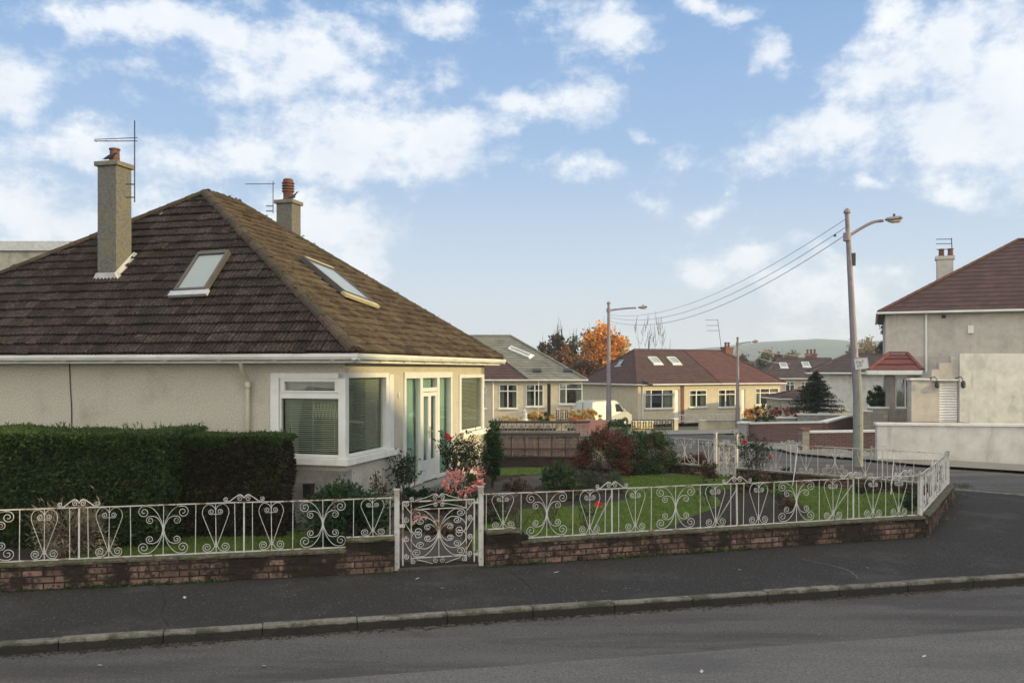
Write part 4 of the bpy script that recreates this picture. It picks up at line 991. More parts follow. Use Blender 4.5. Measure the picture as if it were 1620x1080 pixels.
for poly, n_ in (([(560,850),(760,872),(830,800),(990,785),(880,745),(760,745),(600,800)], 2600), ([(1125,777),(1217,779),(1252,789),(1272,804),(1272,817),(1180,842),(1060,851),(1100,815),(1138,799)], 900), ([(1180,750),(1430,776),(1440,770),(1200,742)], 500), ([(900,748),(1130,742),(1130,750),(900,764)], 500)):
    Wp = [tuple(G(x,y,.05))[:2] for x,y in poly]; x0=min(p[0] for p in Wp); x1=max(p[0] for p in Wp); y0=min(p[1] for p in Wp); y1=max(p[1] for p in Wp); k = 0
    while k < n_:
        x = rr.uniform(x0,x1); y = rr.uniform(y0,y1); k += 1
        if inpoly((x,y), Wp): leaf(mb_, (x, y, .07+rr.uniform(0,.008)), rr.uniform(.015,.04), rr, Vector((0,0,.05)), .8)
tag(mb_.build('leaf_litter', m_lfbrn, recalc=False), 'brown leaf litter scattered over the planting beds', 'leaf litter', kind='stuff')
# clipped hedges
def hedge(label, x0, x1, y0, y1, h, mat, seed, n):
    rr = random.Random(seed); t = thing('clipped_hedge', label, 'hedge', (x0, y0, .045), 0, 'clipped hedges before the bungalow')
    W, D = x1-x0, y1-y0
    c = MB(); nx = int(W/.12); nz = 12
    def wob(x, z): return .035*math.sin(x*7+z*3)+.03*math.sin(x*2.3-z*6)+rr.uniform(-.02,.02)
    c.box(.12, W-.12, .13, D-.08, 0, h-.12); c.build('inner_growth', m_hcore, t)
    f = MB()
    def lf(p, nrm, s): leaf(f, p, s*rr.uniform(.5,1.3), rr, nrm, .42)
    nf = Vector((0,-1,-.1)); 
    for i in range(n):
        x = rr.uniform(.0, W); z = rr.uniform(.01, h-.03); b = .03*math.sin(x*6.1+z*4)+.03*math.sin(x*2.1-z*7)+.02*math.sin(x*15+z*13)
        e = .05*max(0, 1-z/.25)
        lf((x, .05+b+e+abs(rr.gauss(0,.03)), z), nf*rr.uniform(.1,1)+Vector((rr.uniform(-.8,.8),0,rr.uniform(-.7,.6))), .075)
    for i in range(n//4):
        y = rr.uniform(0, D); z = rr.uniform(.01, h-.03)
        lf((W-.05-abs(rr.gauss(0,.03))+.03*math.sin(y*9+z*7), y, z), Vector((1,0,0)), .055)
        lf((.05+abs(rr.gauss(0,.03)), y, z), Vector((-1,0,0)), .055)
    f.build('foliage', mat, t, recalc=False)
    f = MB()
    for i in range(n//2):
        x = rr.uniform(-.01, W+.01); y = rr.uniform(-.01, D)
        hz = h-.05+.025*math.sin(x*1.7+1)+.015*math.sin(x*5+y*3)
        lf((x, y, hz+rr.uniform(-.05,.0)), Vector((rr.uniform(-.4,.4),rr.uniform(-.5,.2),1)), .05)
    for i in range(n//9):
        x = rr.uniform(0, W); lf((x, rr.uniform(-.0,.06), h-abs(rr.gauss(0,.09))-.03), Vector((0,-.7,.5)), .05)
    for i in range(int(W*26)):
        x = rr.uniform(0, W); y = rr.uniform(0, D); 
        for k in range(6): leaf(f, (x+rr.uniform(-.01,.01), y, h-.05+k*.013), .05, rr, Vector((0,0,1.4)), .3)
    f.build('new_growth', m_hedgeT, t, recalc=False); return t
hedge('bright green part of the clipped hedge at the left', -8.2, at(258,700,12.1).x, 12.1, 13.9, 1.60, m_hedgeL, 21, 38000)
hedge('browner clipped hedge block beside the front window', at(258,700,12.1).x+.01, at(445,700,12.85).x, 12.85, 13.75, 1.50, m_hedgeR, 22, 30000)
def gp(px, py): p = G(px, py, .045); return (p.x, p.y)
bush('dry straw coloured clump behind the railing at the far left', gp(112,880), .55, .35, .62, 2600, .09, m_lftan, 31, 'dry_clump', 'plant', asp=.12, spread=.5, nst=26)
bush('glossy dark green camellia bush behind the railing left of the gate', gp(545,866), .50, .38, .82, 11000, .055, m_lfdark, 32, clumps=80, spread=.26, hollow=.7, cz=.36, asp=.65)
rose('bare twisted rose with few leaves before the side wall of the bungalow', gp(606,822), .24, .80, 10, 40, 33)
rose('leafy climbing rose beside the glazed entrance', gp(640,806), .36, 1.0, 13, 260, 34, [(.1,.5,m_lfpink,.07)])
rose('leafy rose with one red bloom before the far side window', gp(728,792), .44, 1.22, 20, 480, 35, [(-.22,1.20,m_lfredf,.10),(.02,1.25,m_lfyel,.06),(.12,.62,m_lfpink,.09),(.28,.60,m_lfpink,.08)])
rose('thin rose with pale stems right of the red bloom', gp(757,790), .26, .95, 7, 60, 43, [(.05,.55,m_lfpink,.10)])
bush('salmon pink azalea in flower behind the hinge post', gp(732,818), .34, .24, .80, 900, .045, m_lfpink, 36, 'azalea', 'azalea', clumps=26, spread=.26, cz=.58, second=(2200, m_lfgrn), hollow=.75)
bush('low azalea with scattered pink blooms near the gate crest', gp(668,842), .26, .2, .26, 500, .045, m_lfdark, 37, 'azalea', 'azalea', clumps=12, flowers=(5, m_lfpink, .06))
bush('dark low foliage under the leafy climbing rose', gp(680,806), .55, .34, .46, 4200, .045, m_lfdark, 38, 'ground_plant', 'plant')
bush('brown stemmed low plants by the doorstep', gp(702,800), .30, .22, .30, 1100, .045, m_lfbrn, 39, 'ground_plant', 'plant', second=(500, m_lfgrn))
bush('low tangled planting between the azalea and the side path', gp(772,806), .36, .26, .26, 1200, .04, m_lfbrn, 40, 'ground_plant', 'plant', second=(600, m_lfgrn))
bush('tall dark evergreen climber at the far corner of the bungalow', gp(779,772), .15, .22, 1.36, 7000, .045, m_lfdark, 41, 'evergreen_climber', 'climber', clumps=60, spread=.5, cz=.76, asp=.65)
bush('rounded green shrub in the middle of the garden', gp(884,776), .37, .34, .56, 4200, .05, m_lfgrn, 42, clumps=30, cz=.26)
bush('feathery grey green shrub beside the lawn', gp(948,777), .58, .40, .42, 4600, .055, m_lfgrey, 44, clumps=36, asp=.25, cz=.16, nst=14)
bush('dark red leaved shrub in front of the screen block fence', gp(956,752), .68, .50, 1.02, 13000, .045, m_lfred, 45, clumps=90, spread=.2, cz=.42, second=(2500, m_lfgrn), hollow=.7)
bush('broad dark green shrub right of the red leaved one', gp(1021,748), .72, .55, .98, 14000, .05, m_lfgrn, 46, clumps=90, spread=.2, cz=.40, second=(1500, m_lfbrn), hollow=.7)
Yh = 25.5; p = at(975, 690, Yh)
bush('clipped round dark bush behind the red leaved shrub', (p.x, Yh, T(p.x,Yh)-.1), .42, .42, .62+.55, 5000, .05, m_lfdark, 47, clumps=60, spread=.2, hollow=.85, cz=.6)
bush('low russet bush under the last piece of side railing', gp(1100,748), .42, .26, .42, 2600, .045, m_lfred, 48, second=(900, m_lfbrn))
bush('small brown bush beside the small side gate', gp(1124,757), .25, .2, .34, 1500, .04, m_lfbrn, 49)
rose('tall open rose bush with red blooms in the far rose bed', gp(1192,774), .46, 1.05, 16, 170, 50, [(-.20,.98,m_lfredf,.08),(.36,.68,m_lfpink,.09)])
rose('short leafy rose at the left of the rose bed', gp(1122,800), .18, .42, 5, 50, 51)
bush('leafy tangle round the foot of the open rose bush', gp(1190,778), .42, .28, .42, 1700, .045, m_lfbrn, 52, second=(1100, m_lfdark))
rose('bare rose stems behind the railing right of the gate', gp(822,842), .30, .52, 10, 0, 53)
rose('spindly bare rose behind the second railing panel', gp(868,836), .30, .55, 9, 8, 54)
rose('small rose with a single red bloom over the lawn edge', gp(925,838), .20, .42, 5, 16, 55, [(.21,.40,m_lfredf,.085)])
rose('twiggy rose in the near part of the rose bed', gp(1236,816), .22, .50, 6, 40, 56)
bush('small dark bush in the corner of the lawn', gp(1440,808), .16, .14, .34, 900, .04, m_lfdark, 57)
rr = random.Random(90)
for i, (x, y, lab) in enumerate([(1490,800,'nearest tuft of weeds against the corner wall'),(1505,785,'middle tuft of weeds against the corner wall'),(1522,772,'farthest tuft of weeds against the corner wall'),(1482,822,'low pale weeds on the corner pavement')]):
    p = G(x, y, 0); t = thing('weed_tuft', lab, 'weed', (p.x, p.y, 0), 0, 'weed tufts by the corner wall'); f = MB()
    for k in range(260): q = Vector((rr.gauss(0,.10), rr.gauss(0,.16), rr.uniform(0,.03))); leaf(f, q, rr.uniform(.04,.10), rr, Vector((0,0,1.0)), .14)
    f.build('blades', m_lfgrey, t, recalc=False)
rr = random.Random(17)
def grit(name, label, n, region, z, lo, hi, mat):
    mb = MB()
    for i in range(n):
        s, o = region(); p = kp(s, o); r = rr.uniform(lo, hi); a = rr.uniform(0, 2*PI); v = []
        for k in range(4): q = a+k*PI/2+rr.uniform(-.4,.4); v.append((p[0]+math.cos(q)*r, p[1]+math.sin(q)*r*rr.uniform(.6,1), z+rr.uniform(.001,.006)))
        mb.add(v, [(0,1,2,3)])
    tag(mb.build(name, mat, recalc=False), label, 'grit', kind='stuff')
m_grit = M('stone_chippings', [(.05,.045,.04),(.15,.135,.12)], 9, .9, island=.85)
grit('pavement_grit', 'scattered stone chippings and grit lying on the pavement', 9000, lambda: (rr.uniform(-5, 13), rr.uniform(.02, 2.0)), .0, .003, .009, m_grit)
grit('road_grit', 'scattered stone chippings and grit lying on the road', 12000, lambda: (rr.uniform(-5, 13), -.13-abs(rr.gauss(0,1.6))), -.098, .003, .010, m_grit)
grit('gutter_debris', 'dark wet litter gathered along the gutter under the kerb', 3500, lambda: (rr.uniform(-6, 13), -.13-abs(rr.gauss(0,.06))), -.098, .006, .018, m_soil)
# moss and seedlings along the foot of the front walls, fallen leaves
def mossline(name, label, P0, d, length, n, seed):
    rr = random.Random(seed); f = MB(); nn = Vector((d.y, -d.x))
    for i in range(n):
        s = rr.uniform(0, length); s += .15*math.sin(s*5); q = P0+d*s+nn*(.13+abs(rr.gauss(0,.02))); dens = math.sin(s*1.9+seed)+math.sin(s*.7)
        if dens < rr.uniform(-.6,1.4): continue
        for k in range(4): leaf(f, (q.x+rr.uniform(-.02,.02), q.y+rr.uniform(-.01,.01), rr.uniform(0,.012)), rr.uniform(.015,.04), rr, Vector((0,0,.8)), .7)
    tag(f.build(name, m_lfgrn, recalc=False), label, 'moss', kind='stuff')
mossline('wall_foot_moss', 'moss and seedlings at the foot of the wall left of the gate', PL, dL, sL0, 700, 1)
mossline('wall_foot_moss', 'moss and seedlings at the foot of the wall right of the gate', R0, dR, lenR, 700, 2)
lv = [(292,945,'pavement by the left wall'),(514,970,'pavement before the gate'),(230,1009,'gutter'),(335,1009,''),(158,1052,''),(418,1053,''),(556,968,''),(775,994,''),(1160,940,''),(980,963,''),(1163,950,''),(1110,1062,''),(1296,1003,''),(1372,898,''),(1455,893,''),(1515,971,''),(1170,901,''),(700,930,''),(860,955,''),(1060,905,''),(1462,1038,''),(1522,921,''),(660,915,''),(880,905,''),(1330,935,'')]
LT = ['tiny pale fallen leaf lying on the pavement or road', 'curled reddish fallen leaf lying on the asphalt']
r9 = random.Random(77)
lm = [M('pale_dead_leaf', (.42,.38,.32), rough=.8), M('red_dead_leaf', (.26,.09,.05), rough=.8)]
for i, (x, y, _) in enumerate(lv):
    red = i in (8, 9, 12)
    dy = y-CY; z0_ = 0.004 if y < 1007-.0716*(x-90) else -.09
    p = G(x, y, z0_); mb = MB(); s = r9.uniform(.022,.045); a = r9.uniform(0,6.28); c, n_ = math.cos(a)*s, math.sin(a)*s
    mb.add([(-c,-n_,.0),(n_*.5,-c*.5,.006),(c,n_,.012),(-n_*.5,c*.5,.004)], [(0,1,2),(0,2,3)])
    o = mb.build('fallen_leaf', lm[1 if red else 0], recalc=False); o.location = p; tag(o, LT[1 if red else 0], 'leaf', 'curled red fallen leaves' if red else 'pale fallen leaves')
# ------------------------------------------------------------------ the other houses
def facewindow(par, mp, a0, a1, z0, z1, n=2, fan=.28, curt=True, sill=True, label=None, splits=None, glass=None):
    f = MB(mp); w = .055
    f.box(a0,a0+w,-.09,.02,z0,z1); f.box(a1-w,a1,-.09,.02,z0,z1); f.box(a0+w,a1-w,-.09,.02,z1-w,z1); f.box(a0+w,a1-w,-.09,.02,z0,z0+w)
    sp_ = splits or [i/n for i in range(1, n)]
    for q in sp_: x = a0+(a1-a0)*q; f.box(x-.04,x+.04,-.08,.018,z0+w,z1-w)
    if fan: zf_ = z1-(z1-z0)*fan; f.box(a0+w,a1-w,-.07,.012,zf_-.03,zf_+.03)
    fr = f.build('window', m_upvc, par)
    if label: fr['label'] = label
    p = MB(mp); p.quad((a0+w,-.03,z0+w),(a1-w,-.03,z0+w),(a1-w,-.03,z1-w),(a0+w,-.03,z1-w)); p.build('pane', glass or m_glass2, fr)
    if curt:
        W = a1-a0
        for u0, u1 in ((.03,.27),(.73,.97)):
            b = MB(mp); n_ = 14
            vs = [(a0+W*(u0+(u1-u0)*j/n_), -.18+.03*math.sin(j*1.6), z) for z in (z0+.03, z1-.03) for j in range(n_+1)]
            b.add(vs, [(j, j+1, n_+2+j, n_+1+j) for j in range(n_)]); b.build('curtain', m_curtain, fr, smooth=True, recalc=False)
    if sill: s_ = MB(mp); s_.box(a0-.07,a1+.07,.001,.10,z0-.09,z0-.001); s_.build('sill', m_sill, fr)
    return fr
def house_shell(name, label, cat, loc, rz, W, D, e, r, xa, xb, opF=(), opL=(), opR=(), wm=None, tm=None, tm2=None, split=None, ov=.3, nc=14, group=None, base=None, tmL=None, gut=True, ridgem=None, yr=None, tw=.34):
    t = thing(name, label, cat, loc, rz, group); th = .22; yr = yr if yr else D/2
    w = MB(); wallgrid(w, 0, W, 0, th, 0, e-.1, [o[:4] for o in opF])
    for mp, ops in ((lambda s, d, z: (-d, s, z), opL), (lambda s, d, z: (W+d, s, z), opR)):
        q = MB(mp); wallgrid(q, th, D, -th, 0, 0, e-.1, [o[:4] for o in ops]); o = len(w.v); w.v += q.v; w.f += [tuple(i+o for i in f) for f in q.f]
    w.box(0, W, D, D+.2, 0, e-.1); w.build('wall', wm, t)
    i = MB(); i.box(th, W-th, th, D, .05, .1); i.box(th, W-th, D*.45, D*.45+.1, .1, e-.15); i.box(-ov*.9, W+ov*.9, -ov*.9, D+.2, e-.1, e-.03); i.build('interior', m_int, t)
    ea, eb, ec, ed = Vector((-ov,-ov,e)), Vector((W+ov,-ov,e)), Vector((W+ov,D+ov,e)), Vector((-ov,D+ov,e)); ra, rb = Vector((xa,yr,r)), Vector((xb,yr,r))
    rf = MB(); dn = Vector((0,0,-.03)); rf.add([v+dn for v in (ea,eb,ec,ed,ra,rb)], [(0,1,5,4),(1,2,5),(2,3,4,5),(3,0,4),(0,3,2,1)]); ro = rf.build('roof', tm, t)
    if split:
        xe, xr_ = split; em = Vector((xe,-ov,e)); rm = Vector((xr_,yr,r))
        c = MB(); courses(c, ea, em, rm, ra, nc, tw); c.build('front_tiles', tm, ro, recalc=False)
        c = MB(); courses(c, em, eb, rb, rm, nc, tw); c.build('front_tiles', tm2 or tm, ro, recalc=False)['label'] = 'differently coloured half of the front roof slope'
        rd = MB(); ridge(rd, em+Vector((0,0,.03)), rm+Vector((0,0,.03)), .09, .4); rd.build('ridge_tile', ridgem or tm2 or tm, ro)
    else:
        c = MB(); courses(c, ea, eb, rb, ra, nc, tw); c.build('front_tiles', tm, ro, recalc=False)
    c = MB(); courses(c, ed, ea, ra, ra, nc, tw); c.build('left_tiles', tmL or tm, ro, recalc=False)
    c = MB(); courses(c, eb, ec, rb, rb, nc, tw); courses(c, ec, ed, ra, rb, nc, tw); c.build('rear_tiles', tm2 or tm, ro, recalc=False)
    rd = MB(); u = Vector((0,0,.03))
    for a, b in ((ea,ra),(eb,rb),(ra,rb),(ed,ra),(ec,rb)): ridge(rd, a+u, b+u, .10, .4)
    rd.build('ridge_tile', ridgem or tm, ro)
    if gut:
        g = MB(); g.box(-ov-.1, W+ov+.1, -ov-.11, -ov, e-.10, e-.0); g.box(-ov-.1,-ov,-ov,D+ov,e-.10,e); g.box(W+ov,W+ov+.1,-ov,D+ov,e-.10,e); g.build('gutter', m_gutter, t, bevel=.03)
    mF = lambda a, d, z: (a, -d, z); mL_ = lambda a, d, z: (-d, a, z); mR_ = lambda a, d, z: (W+d, a, z)
    for mp, ops in ((mF, opF), (mL_, opL), (mR_, opR)):
        for o in ops:
            if len(o) > 4: facewindow(t, mp, o[0], o[1], o[2], o[3], **o[4])
    t['rz_'] = rz; del t['rz_']
    return t, ro, (lambda f, lift=0: None)
def roofskylight(ro, e, r, ov, yr, x, f, w=.75, l=1.1, mat=None, slant=0):
    sl = Vector((0, yr+ov, r-e)).normalized(); n = Vector((0,-sl.z,sl.y)); c = Vector((x, -ov, e)).lerp(Vector((x, yr, r)), f); ca_, sa_ = math.cos(slant), math.sin(slant)
    def L_(a, b, d): return c+Vector((1,0,0))*(a*ca_-b*sa_)+sl*(b*ca_+a*sa_)+n*d
    m = MB(L_); m.box(-w/2,w/2,-l/2,-l/2+.07,-.03,.12); m.box(-w/2,w/2,l/2-.07,l/2,-.03,.12); m.box(-w/2,-w/2+.07,-l/2+.07,l/2-.07,-.03,.12); m.box(w/2-.07,w/2,-l/2+.07,l/2-.07,-.03,.12)
    m.box(-w/2-.05,w/2+.05,-l/2-.15,-l/2-.001,-.02,.07)
    k = m.build('skylight', mat or m_upvc, ro); p = MB(L_); p.quad((-w/2+.07,-l/2+.07,.09),(w/2-.07,-l/2+.07,.09),(w/2-.07,l/2-.07,.09),(-w/2+.07,l/2-.07,.09)); p.build('pane', m_skyglass, k)
    b = MB(L_); b.quad((-w/2+.07,-l/2+.07,.05),(w/2-.07,-l/2+.07,.05),(w/2-.07,l/2-.07,.05),(-w/2+.07,l/2-.07,.05)); b.build('blind', m_skyblind, k)
def stack(par, x, y, z0, z1, w=.55, d=.55, pots=2, mat=None, potm=None):
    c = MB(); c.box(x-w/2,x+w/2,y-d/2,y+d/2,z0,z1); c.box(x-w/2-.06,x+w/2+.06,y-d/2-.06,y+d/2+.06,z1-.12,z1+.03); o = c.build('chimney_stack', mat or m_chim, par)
    for i in range(pots):
        q = MB(); px_ = x+(i-(pots-1)/2)*.34; q.lathe([(.10,0),(.13,.03),(.10,.07),(.10,.36),(.13,.38),(.13,.42),(.09,.43),(.09,.3)], 12, (px_,y,z1+.03)); q.build('chimney_pot', potm or m_pot, o)
    return o
def aerial2(label, foot, h, bl, dirn, n=5, tiltx=0, group=None, second=None):
    t = thing('roof_aerial', label, 'aerial', foot); m = MB(); m.tube([(0,0,0),(tiltx,0,h)], .022, 5); m.build('mast', m_dark, t)
    for zf_ in ([1.0] + (second or [])):
        b = MB(); d = Vector(dirn).normalized(); c = Vector((tiltx*zf_,0,h*zf_-.05)); b.tube([c, c+d*bl], .016, 4); b.build('boom', m_dark, t)
    sd = Vector((-dirn[1], dirn[0], 0)).normalized(); e = MB()
    for i in range(n): q = Vector((tiltx,0,h-.05))+Vector(dirn).normalized()*bl*(i+.5)/n; e.bar(q-sd*.14, q+sd*.14, .012, .012)
    e.build('element', m_dark, t); return t

# --- bungalow with the green-grey roof, seen past the near one
Yb = 58; bx0 = -9.0; bx1 = 4.9; e1 = 1.88+1.35; r1 = 4.88+1.35; zb1 = -1.35
def bx(px): return (px-CX)/F*Yb-bx0
def bz(py): return CAMZ-(py-CY)/F*Yb-zb1
Wb = bx1-bx0-.3
dL_ = dict(n=2, fan=.28)
b1, ro1, _ = house_shell('bungalow', 'cream bungalow with a grey green tiled right roof half beyond the screen block fences', 'bungalow', (bx0, Yb+.3, zb1), 0, Wb, 7.6, e1, r1, 4.6, -.1-bx0,
    opF=[(bx(754),bx(769),bz(646),bz(610),dict(n=2)),(bx(789.5),bx(818.5),bz(646),bz(608),dict(n=2, splits=[.48])),(bx(832.5),bx(860),bz(643),bz(608),dict(n=2)),(bx(866),bx(871.5),bz(664),bz(607)),(bx(885),bx(922),bz(639),bz(606),dict(n=2, splits=[.3]))],
    wm=m_cream, tm=m_tile_red, tm2=m_tile_grey, split=(bx(838), bx(738)*1.03), nc=17, ridgem=m_tile_grey)
d_ = MB(lambda a, d, z: (a, -d, z)); d_.box(bx(866)+.02, bx(871.5)-.02, -.15, -.10, .1, bz(607)-.02); dd = d_.build('door', m_darkbrown, b1)
p = MB(); p.tube([(bx(780),-.08,e1-.1),(bx(780),-.08,.1)], .06, 6); p.build('downpipe', m_upvc, b1)
p = MB(); p.tube([(bx(852),-.2,e1-.1),(bx(852),-.2,.1)], .03, 6); p.build('downpipe', m_upvc, b1)
roofskylight(ro1, e1, r1, .3, 3.8, bx(823), .60, .40, 1.75, slant=.95)
for px in (850, 899):
    m = MB(); x = bx(px); sl = Vector((0, 4.1, r1-e1)).normalized(); c = Vector((x,-.3,e1)).lerp(Vector((x,3.8,r1)), .17); m.bar(c+Vector((-.28,0,.08)), c+Vector((.28,0,.08)), .3, .14, (0,-.6,.8)); m.build('roof_vent', m_dark, ro1)
# --- bungalow with skylights and the red-brown roof
P2_ = Vector((9.33, 66.0)); z2 = -1.62; rz2 = math.atan2(.49,.87)
c2_, s2_ = math.cos(rz2), math.sin(rz2)
def hx(px, y=0):
    k = (px-CX)/F; return (k*(P2_.y+y*c2_)-(P2_.x-y*s2_))/(c2_-k*s2_)
def hz(py, px): x = hx(px); Y = P2_.y+x*s2_; return CAMZ-(py-CY)/F*Y-z2
e2 = 1.44-z2; r2 = 4.12-z2; W2 = 15.0
b2, ro2, _ = house_shell('bungalow', 'cream bungalow with a red brown tiled roof, two front skylights and a twin potted chimney', 'bungalow', (P2_.x+.3*c2_-.3*-s2_*0-.3*s2_, P2_.y+.3*s2_+.3*c2_, z2), rz2, W2-.2, 7.4, e2, r2, 2.5, 11.6,
    opF=[(hx(1019),hx(1064),hz(646,1040),hz(616,1040),dict(n=2, splits=[.22,.62])),(hx(1066.5),hx(1074),hz(669,1070),hz(616,1070)),(hx(1090),hx(1117.5),hz(644,1100),hz(617,1100),dict(n=2, splits=[.4])),
         (hx(1136),hx(1163),hz(644,1150),hz(616,1150),dict(n=2, splits=[.42])),(hx(1173),hx(1179),hz(664,1176),hz(616,1176)),(hx(1195),hx(1232),hz(640,1214),hz(614,1214),dict(n=2, splits=[.2,.6]))],
    wm=m_cream, tm=m_tile_red, tm2=m_tile_red2, split=(hx(1137), hx(1077,4)), nc=15)
for a, b, col in ((1066.5,1074,m_upvc),(1173,1179,m_upvc)):
    d_ = MB(lambda a, d, z: (a, -d, z)); zt_ = hz(616,(a+b)/2); d_.box(hx(a)+.02, hx(b)-.02, -.12, -.06, .05, zt_-.02); d_.build('door', col, b2)
s_ = MB(); s_.box(hx(1076), hx(1081), -.05, -.002, 0, e2-.12); s_.build('brick_pier', m_brick2, b2)
for px in (1034, 1064): roofskylight(ro2, e2, r2, .3, 3.7, hx(px,2.4), .66, .85, .95)
M2_ = (Matrix.Translation(b2.location) @ Matrix.Rotation(rz2, 4, 'Z')).inverted()
n2 = Vector((0,-1,0)).cross(Vector((2.8,4.0,r2-e2))).normalized(); n2 = n2 if n2.z > 0 else -n2
skylight([(980,571),(989,568.5),(983,577),(973,579.5)], Vector((-.3,0,e2))+n2*.06, n2, 'small skylight on the left hip slope', m_skyframe, flash=m_lead, roof=ro2, M_=M2_)
stack(b2, hx(1150,5.0), 5.0, 3.5, CAMZ-(548-CY)/F*74-z2, .85, .6, 2, m_brick2)
p = MB()
for px in (1009,): p.tube([(hx(px)+.35,-.06,e2-.1),(hx(px)+.35,-.06,.1)], .05, 6)
p.build('downpipe', m_upvc, b2)
p = MB(); p.bar((.1,-.55,e2+.2),(1.0,-.35,e2-.05),.3,.12); p.build('gutter_outlet', m_dark, b2)
aerial2('tall thin television aerial on the red brown roof beside the twin potted chimney', at(1141,549,73.5), CAMZ-(505-CY)/F*73.5-at(1141,549,73.5).z, 1.0, (-1,.1,0), 5, -.30, second=[.8,.62])
# --- the dark roofed house behind it
Yd = 84; 
def dx(px): return (px-CX)/F*Yd
zd = -2.2; ed_ = CAMZ-(598-CY)/F*Yd-zd; rd_ = CAMZ-(567-CY)/F*(Yd+4)-zd; x0 = dx(1204)
b3, ro3, _ = house_shell('house', 'long dark roofed house with a brick chimney behind the red brown roofed bungalow', 'house', (x0+.3, Yd, zd), -.12, dx(1300)-x0, 8, ed_, rd_, dx(1222)*1.05-x0-.3, dx(1316)*1.02-x0-.3,
    opF=[(dx(1241)-x0-.3,dx(1256)-x0-.3,CAMZ-(620-CY)/F*Yd-zd,CAMZ-(604-CY)/F*Yd-zd,dict(n=2)),(dx(1265)-x0-.3,dx(1277)-x0-.3,CAMZ-(619-CY)/F*Yd-zd,CAMZ-(604-CY)/F*Yd-zd,dict(n=2))], wm=m_pink, tm=m_tile_dark, nc=12)
for px, f in ((1237,.62),(1272,.66)): roofskylight(ro3, ed_, rd_, .3, 4, dx(px)*1.02-x0-.3, f, .7, 1.1)
stack(b3, dx(1278)*1.04-x0-.3, 4.6, rd_-1.2, rd_+.45, 1.0, .6, 3, m_brick2)
# --- white rendered house side on
Yw = 58; 
def wx(px): return (px-CX)/F*Yw
zw = -.5; ew = CAMZ-(589-CY)/F*Yw-zw; rw = CAMZ-(561-CY)/F*(Yw+4)-zw; x0 = wx(1287)
b4, ro4, _ = house_shell('house', 'plain white rendered house side under a dark tiled roof behind the spruce', 'house', (x0, Yw, zw), -.3, wx(1440)-x0, 8, ew, rw, wx(1318)*1.05-x0, wx(1440)-x0+2.5, wm=m_whiter, tm=m_tile_dark, nc=13)
# --- small lean-to garage roofed in brown
Yg = 66; zg = -.9
def gx(px): return (px-CX)/F*Yg
x0 = gx(1234)
house_shell('garage', 'low garage with a brown roof between the bungalow and the spruce', 'garage', (x0+.2, Yg, zg), 0, 3.2, 4, CAMZ-(630-CY)/F*Yg-zg, CAMZ-(617-CY)/F*(Yg+2)-zg, 1.6, 3.0, wm=m_whiter, tm=m_tile_red, nc=6)
# --- two storey house at the right edge
Yr = 38; zr = .05
def rx(px): return (px-CX)/F*Yr
x0 = rx(1401); er = CAMZ-(494-CY)/F*Yr-zr
def rzz(py): return CAMZ-(py-CY)/F*Yr-zr
# left hip climbs from (1395,493) to (1530,417)
b5, ro5, _ = house_shell('two_storey_house', 'tall grey rendered two storey house with a brown hipped roof at the right', 'house', (x0, Yr, zr), -.385, 12.5, 9, er, er+3.4, 5.6, 8.2, wm=m_greyr, tm=m_tile_red, nc=17, ov=.28, ridgem=m_tile_red2)
lb = MB(); lb.box(.0,12,-.012,-.001,rzz(566),rzz(566)+.05); lb.build('render_band', m_mortar, b5)
p = MB(); p.tube([(rx(1459)-x0,-.08,er-.1),(rx(1459)-x0,-.08,.5)], .05, 8); p.build('downpipe', m_upvc, b5)
v = MB(); v.box(rx(1481)-x0,rx(1487)-x0,-.03,-.001,rzz(505),rzz(500)); v.build('air_vent', m_darkbrown, b5)
v = MB(); v.box(rx(1517)-x0,rx(1525)-x0,-.09,-.001,rzz(529),rzz(517)); v.box(rx(1518)-x0,rx(1523)-x0,-.095,-.091,rzz(527),rzz(526)); v.build('alarm_box', m_upvc, b5)
Yk = 41.3; xk = (1494.5-CX)/F*Yk-x0
kx, ky = .927*((1494.5-CX)/F*Yk-x0)-.3755*(Yk-Yr), .3755*((1494.5-CX)/F*Yk-x0)+.927*(Yk-Yr)
stack(b5, kx, ky, er+1.0, CAMZ-(407-CY)/F*Yk-zr, .68, .6, 0, m_greyr)
for dx_ in (-.14,.24):
    q = MB(); q.lathe([(.11,0),(.15,.03),(.12,.08),(.11,.30),(.14,.32),(.14,.36),(.09,.37),(.09,.3)], 12, (kx+dx_, ky, CAMZ-(406-CY)/F*Yk-zr)); q.build('chimney_pot', m_pot, b5)
aerial2('faint television aerial above the twin potted chimney at the right edge', at(1507,412,Yk+.2), 1.05, .7, (-1,.1,0), 5, -.05, second=[.8,.55])
# porch with the bright red roof
Yp = 35.2
def px_(v, Y=Yp): return (v-CX)/F*Y
def pz(v, Y=Yp): return CAMZ-(v-CY)/F*Y
t = thing('porch', 'porch with a bright red tiled hipped roof and stone pillar beside the two storey house', 'porch', (px_(1402), Yp, 0), -.36)
X = lambda v: px_(v)-px_(1402)
c = MB(); c.box(X(1402),X(1415),-.02,.45,.05,pz(591)); c.box(X(1415),X(1432),.0,.35,.05,pz(646)-.0); c.build('stone_pillar', m_stone, t)
c = MB(); c.box(X(1432),X(1452),.0,.3,.05,pz(592)); c.box(X(1403),X(1451),.46,2.9,.05,pz(592)); c.build('wall', m_greyr, t)
facewindow(t, lambda a, d, z: (a, .12-d, z), X(1415), X(1431), pz(645), pz(597), n=1, fan=0, curt=False, sill=True)
c = MB(); c.box(X(1414),X(1433),.0,.3,pz(597),pz(592)); c.build('lintel', m_sill, t)
e = pz(586); ov_ = .15; Lx, Rx = X(1375), X(1453)
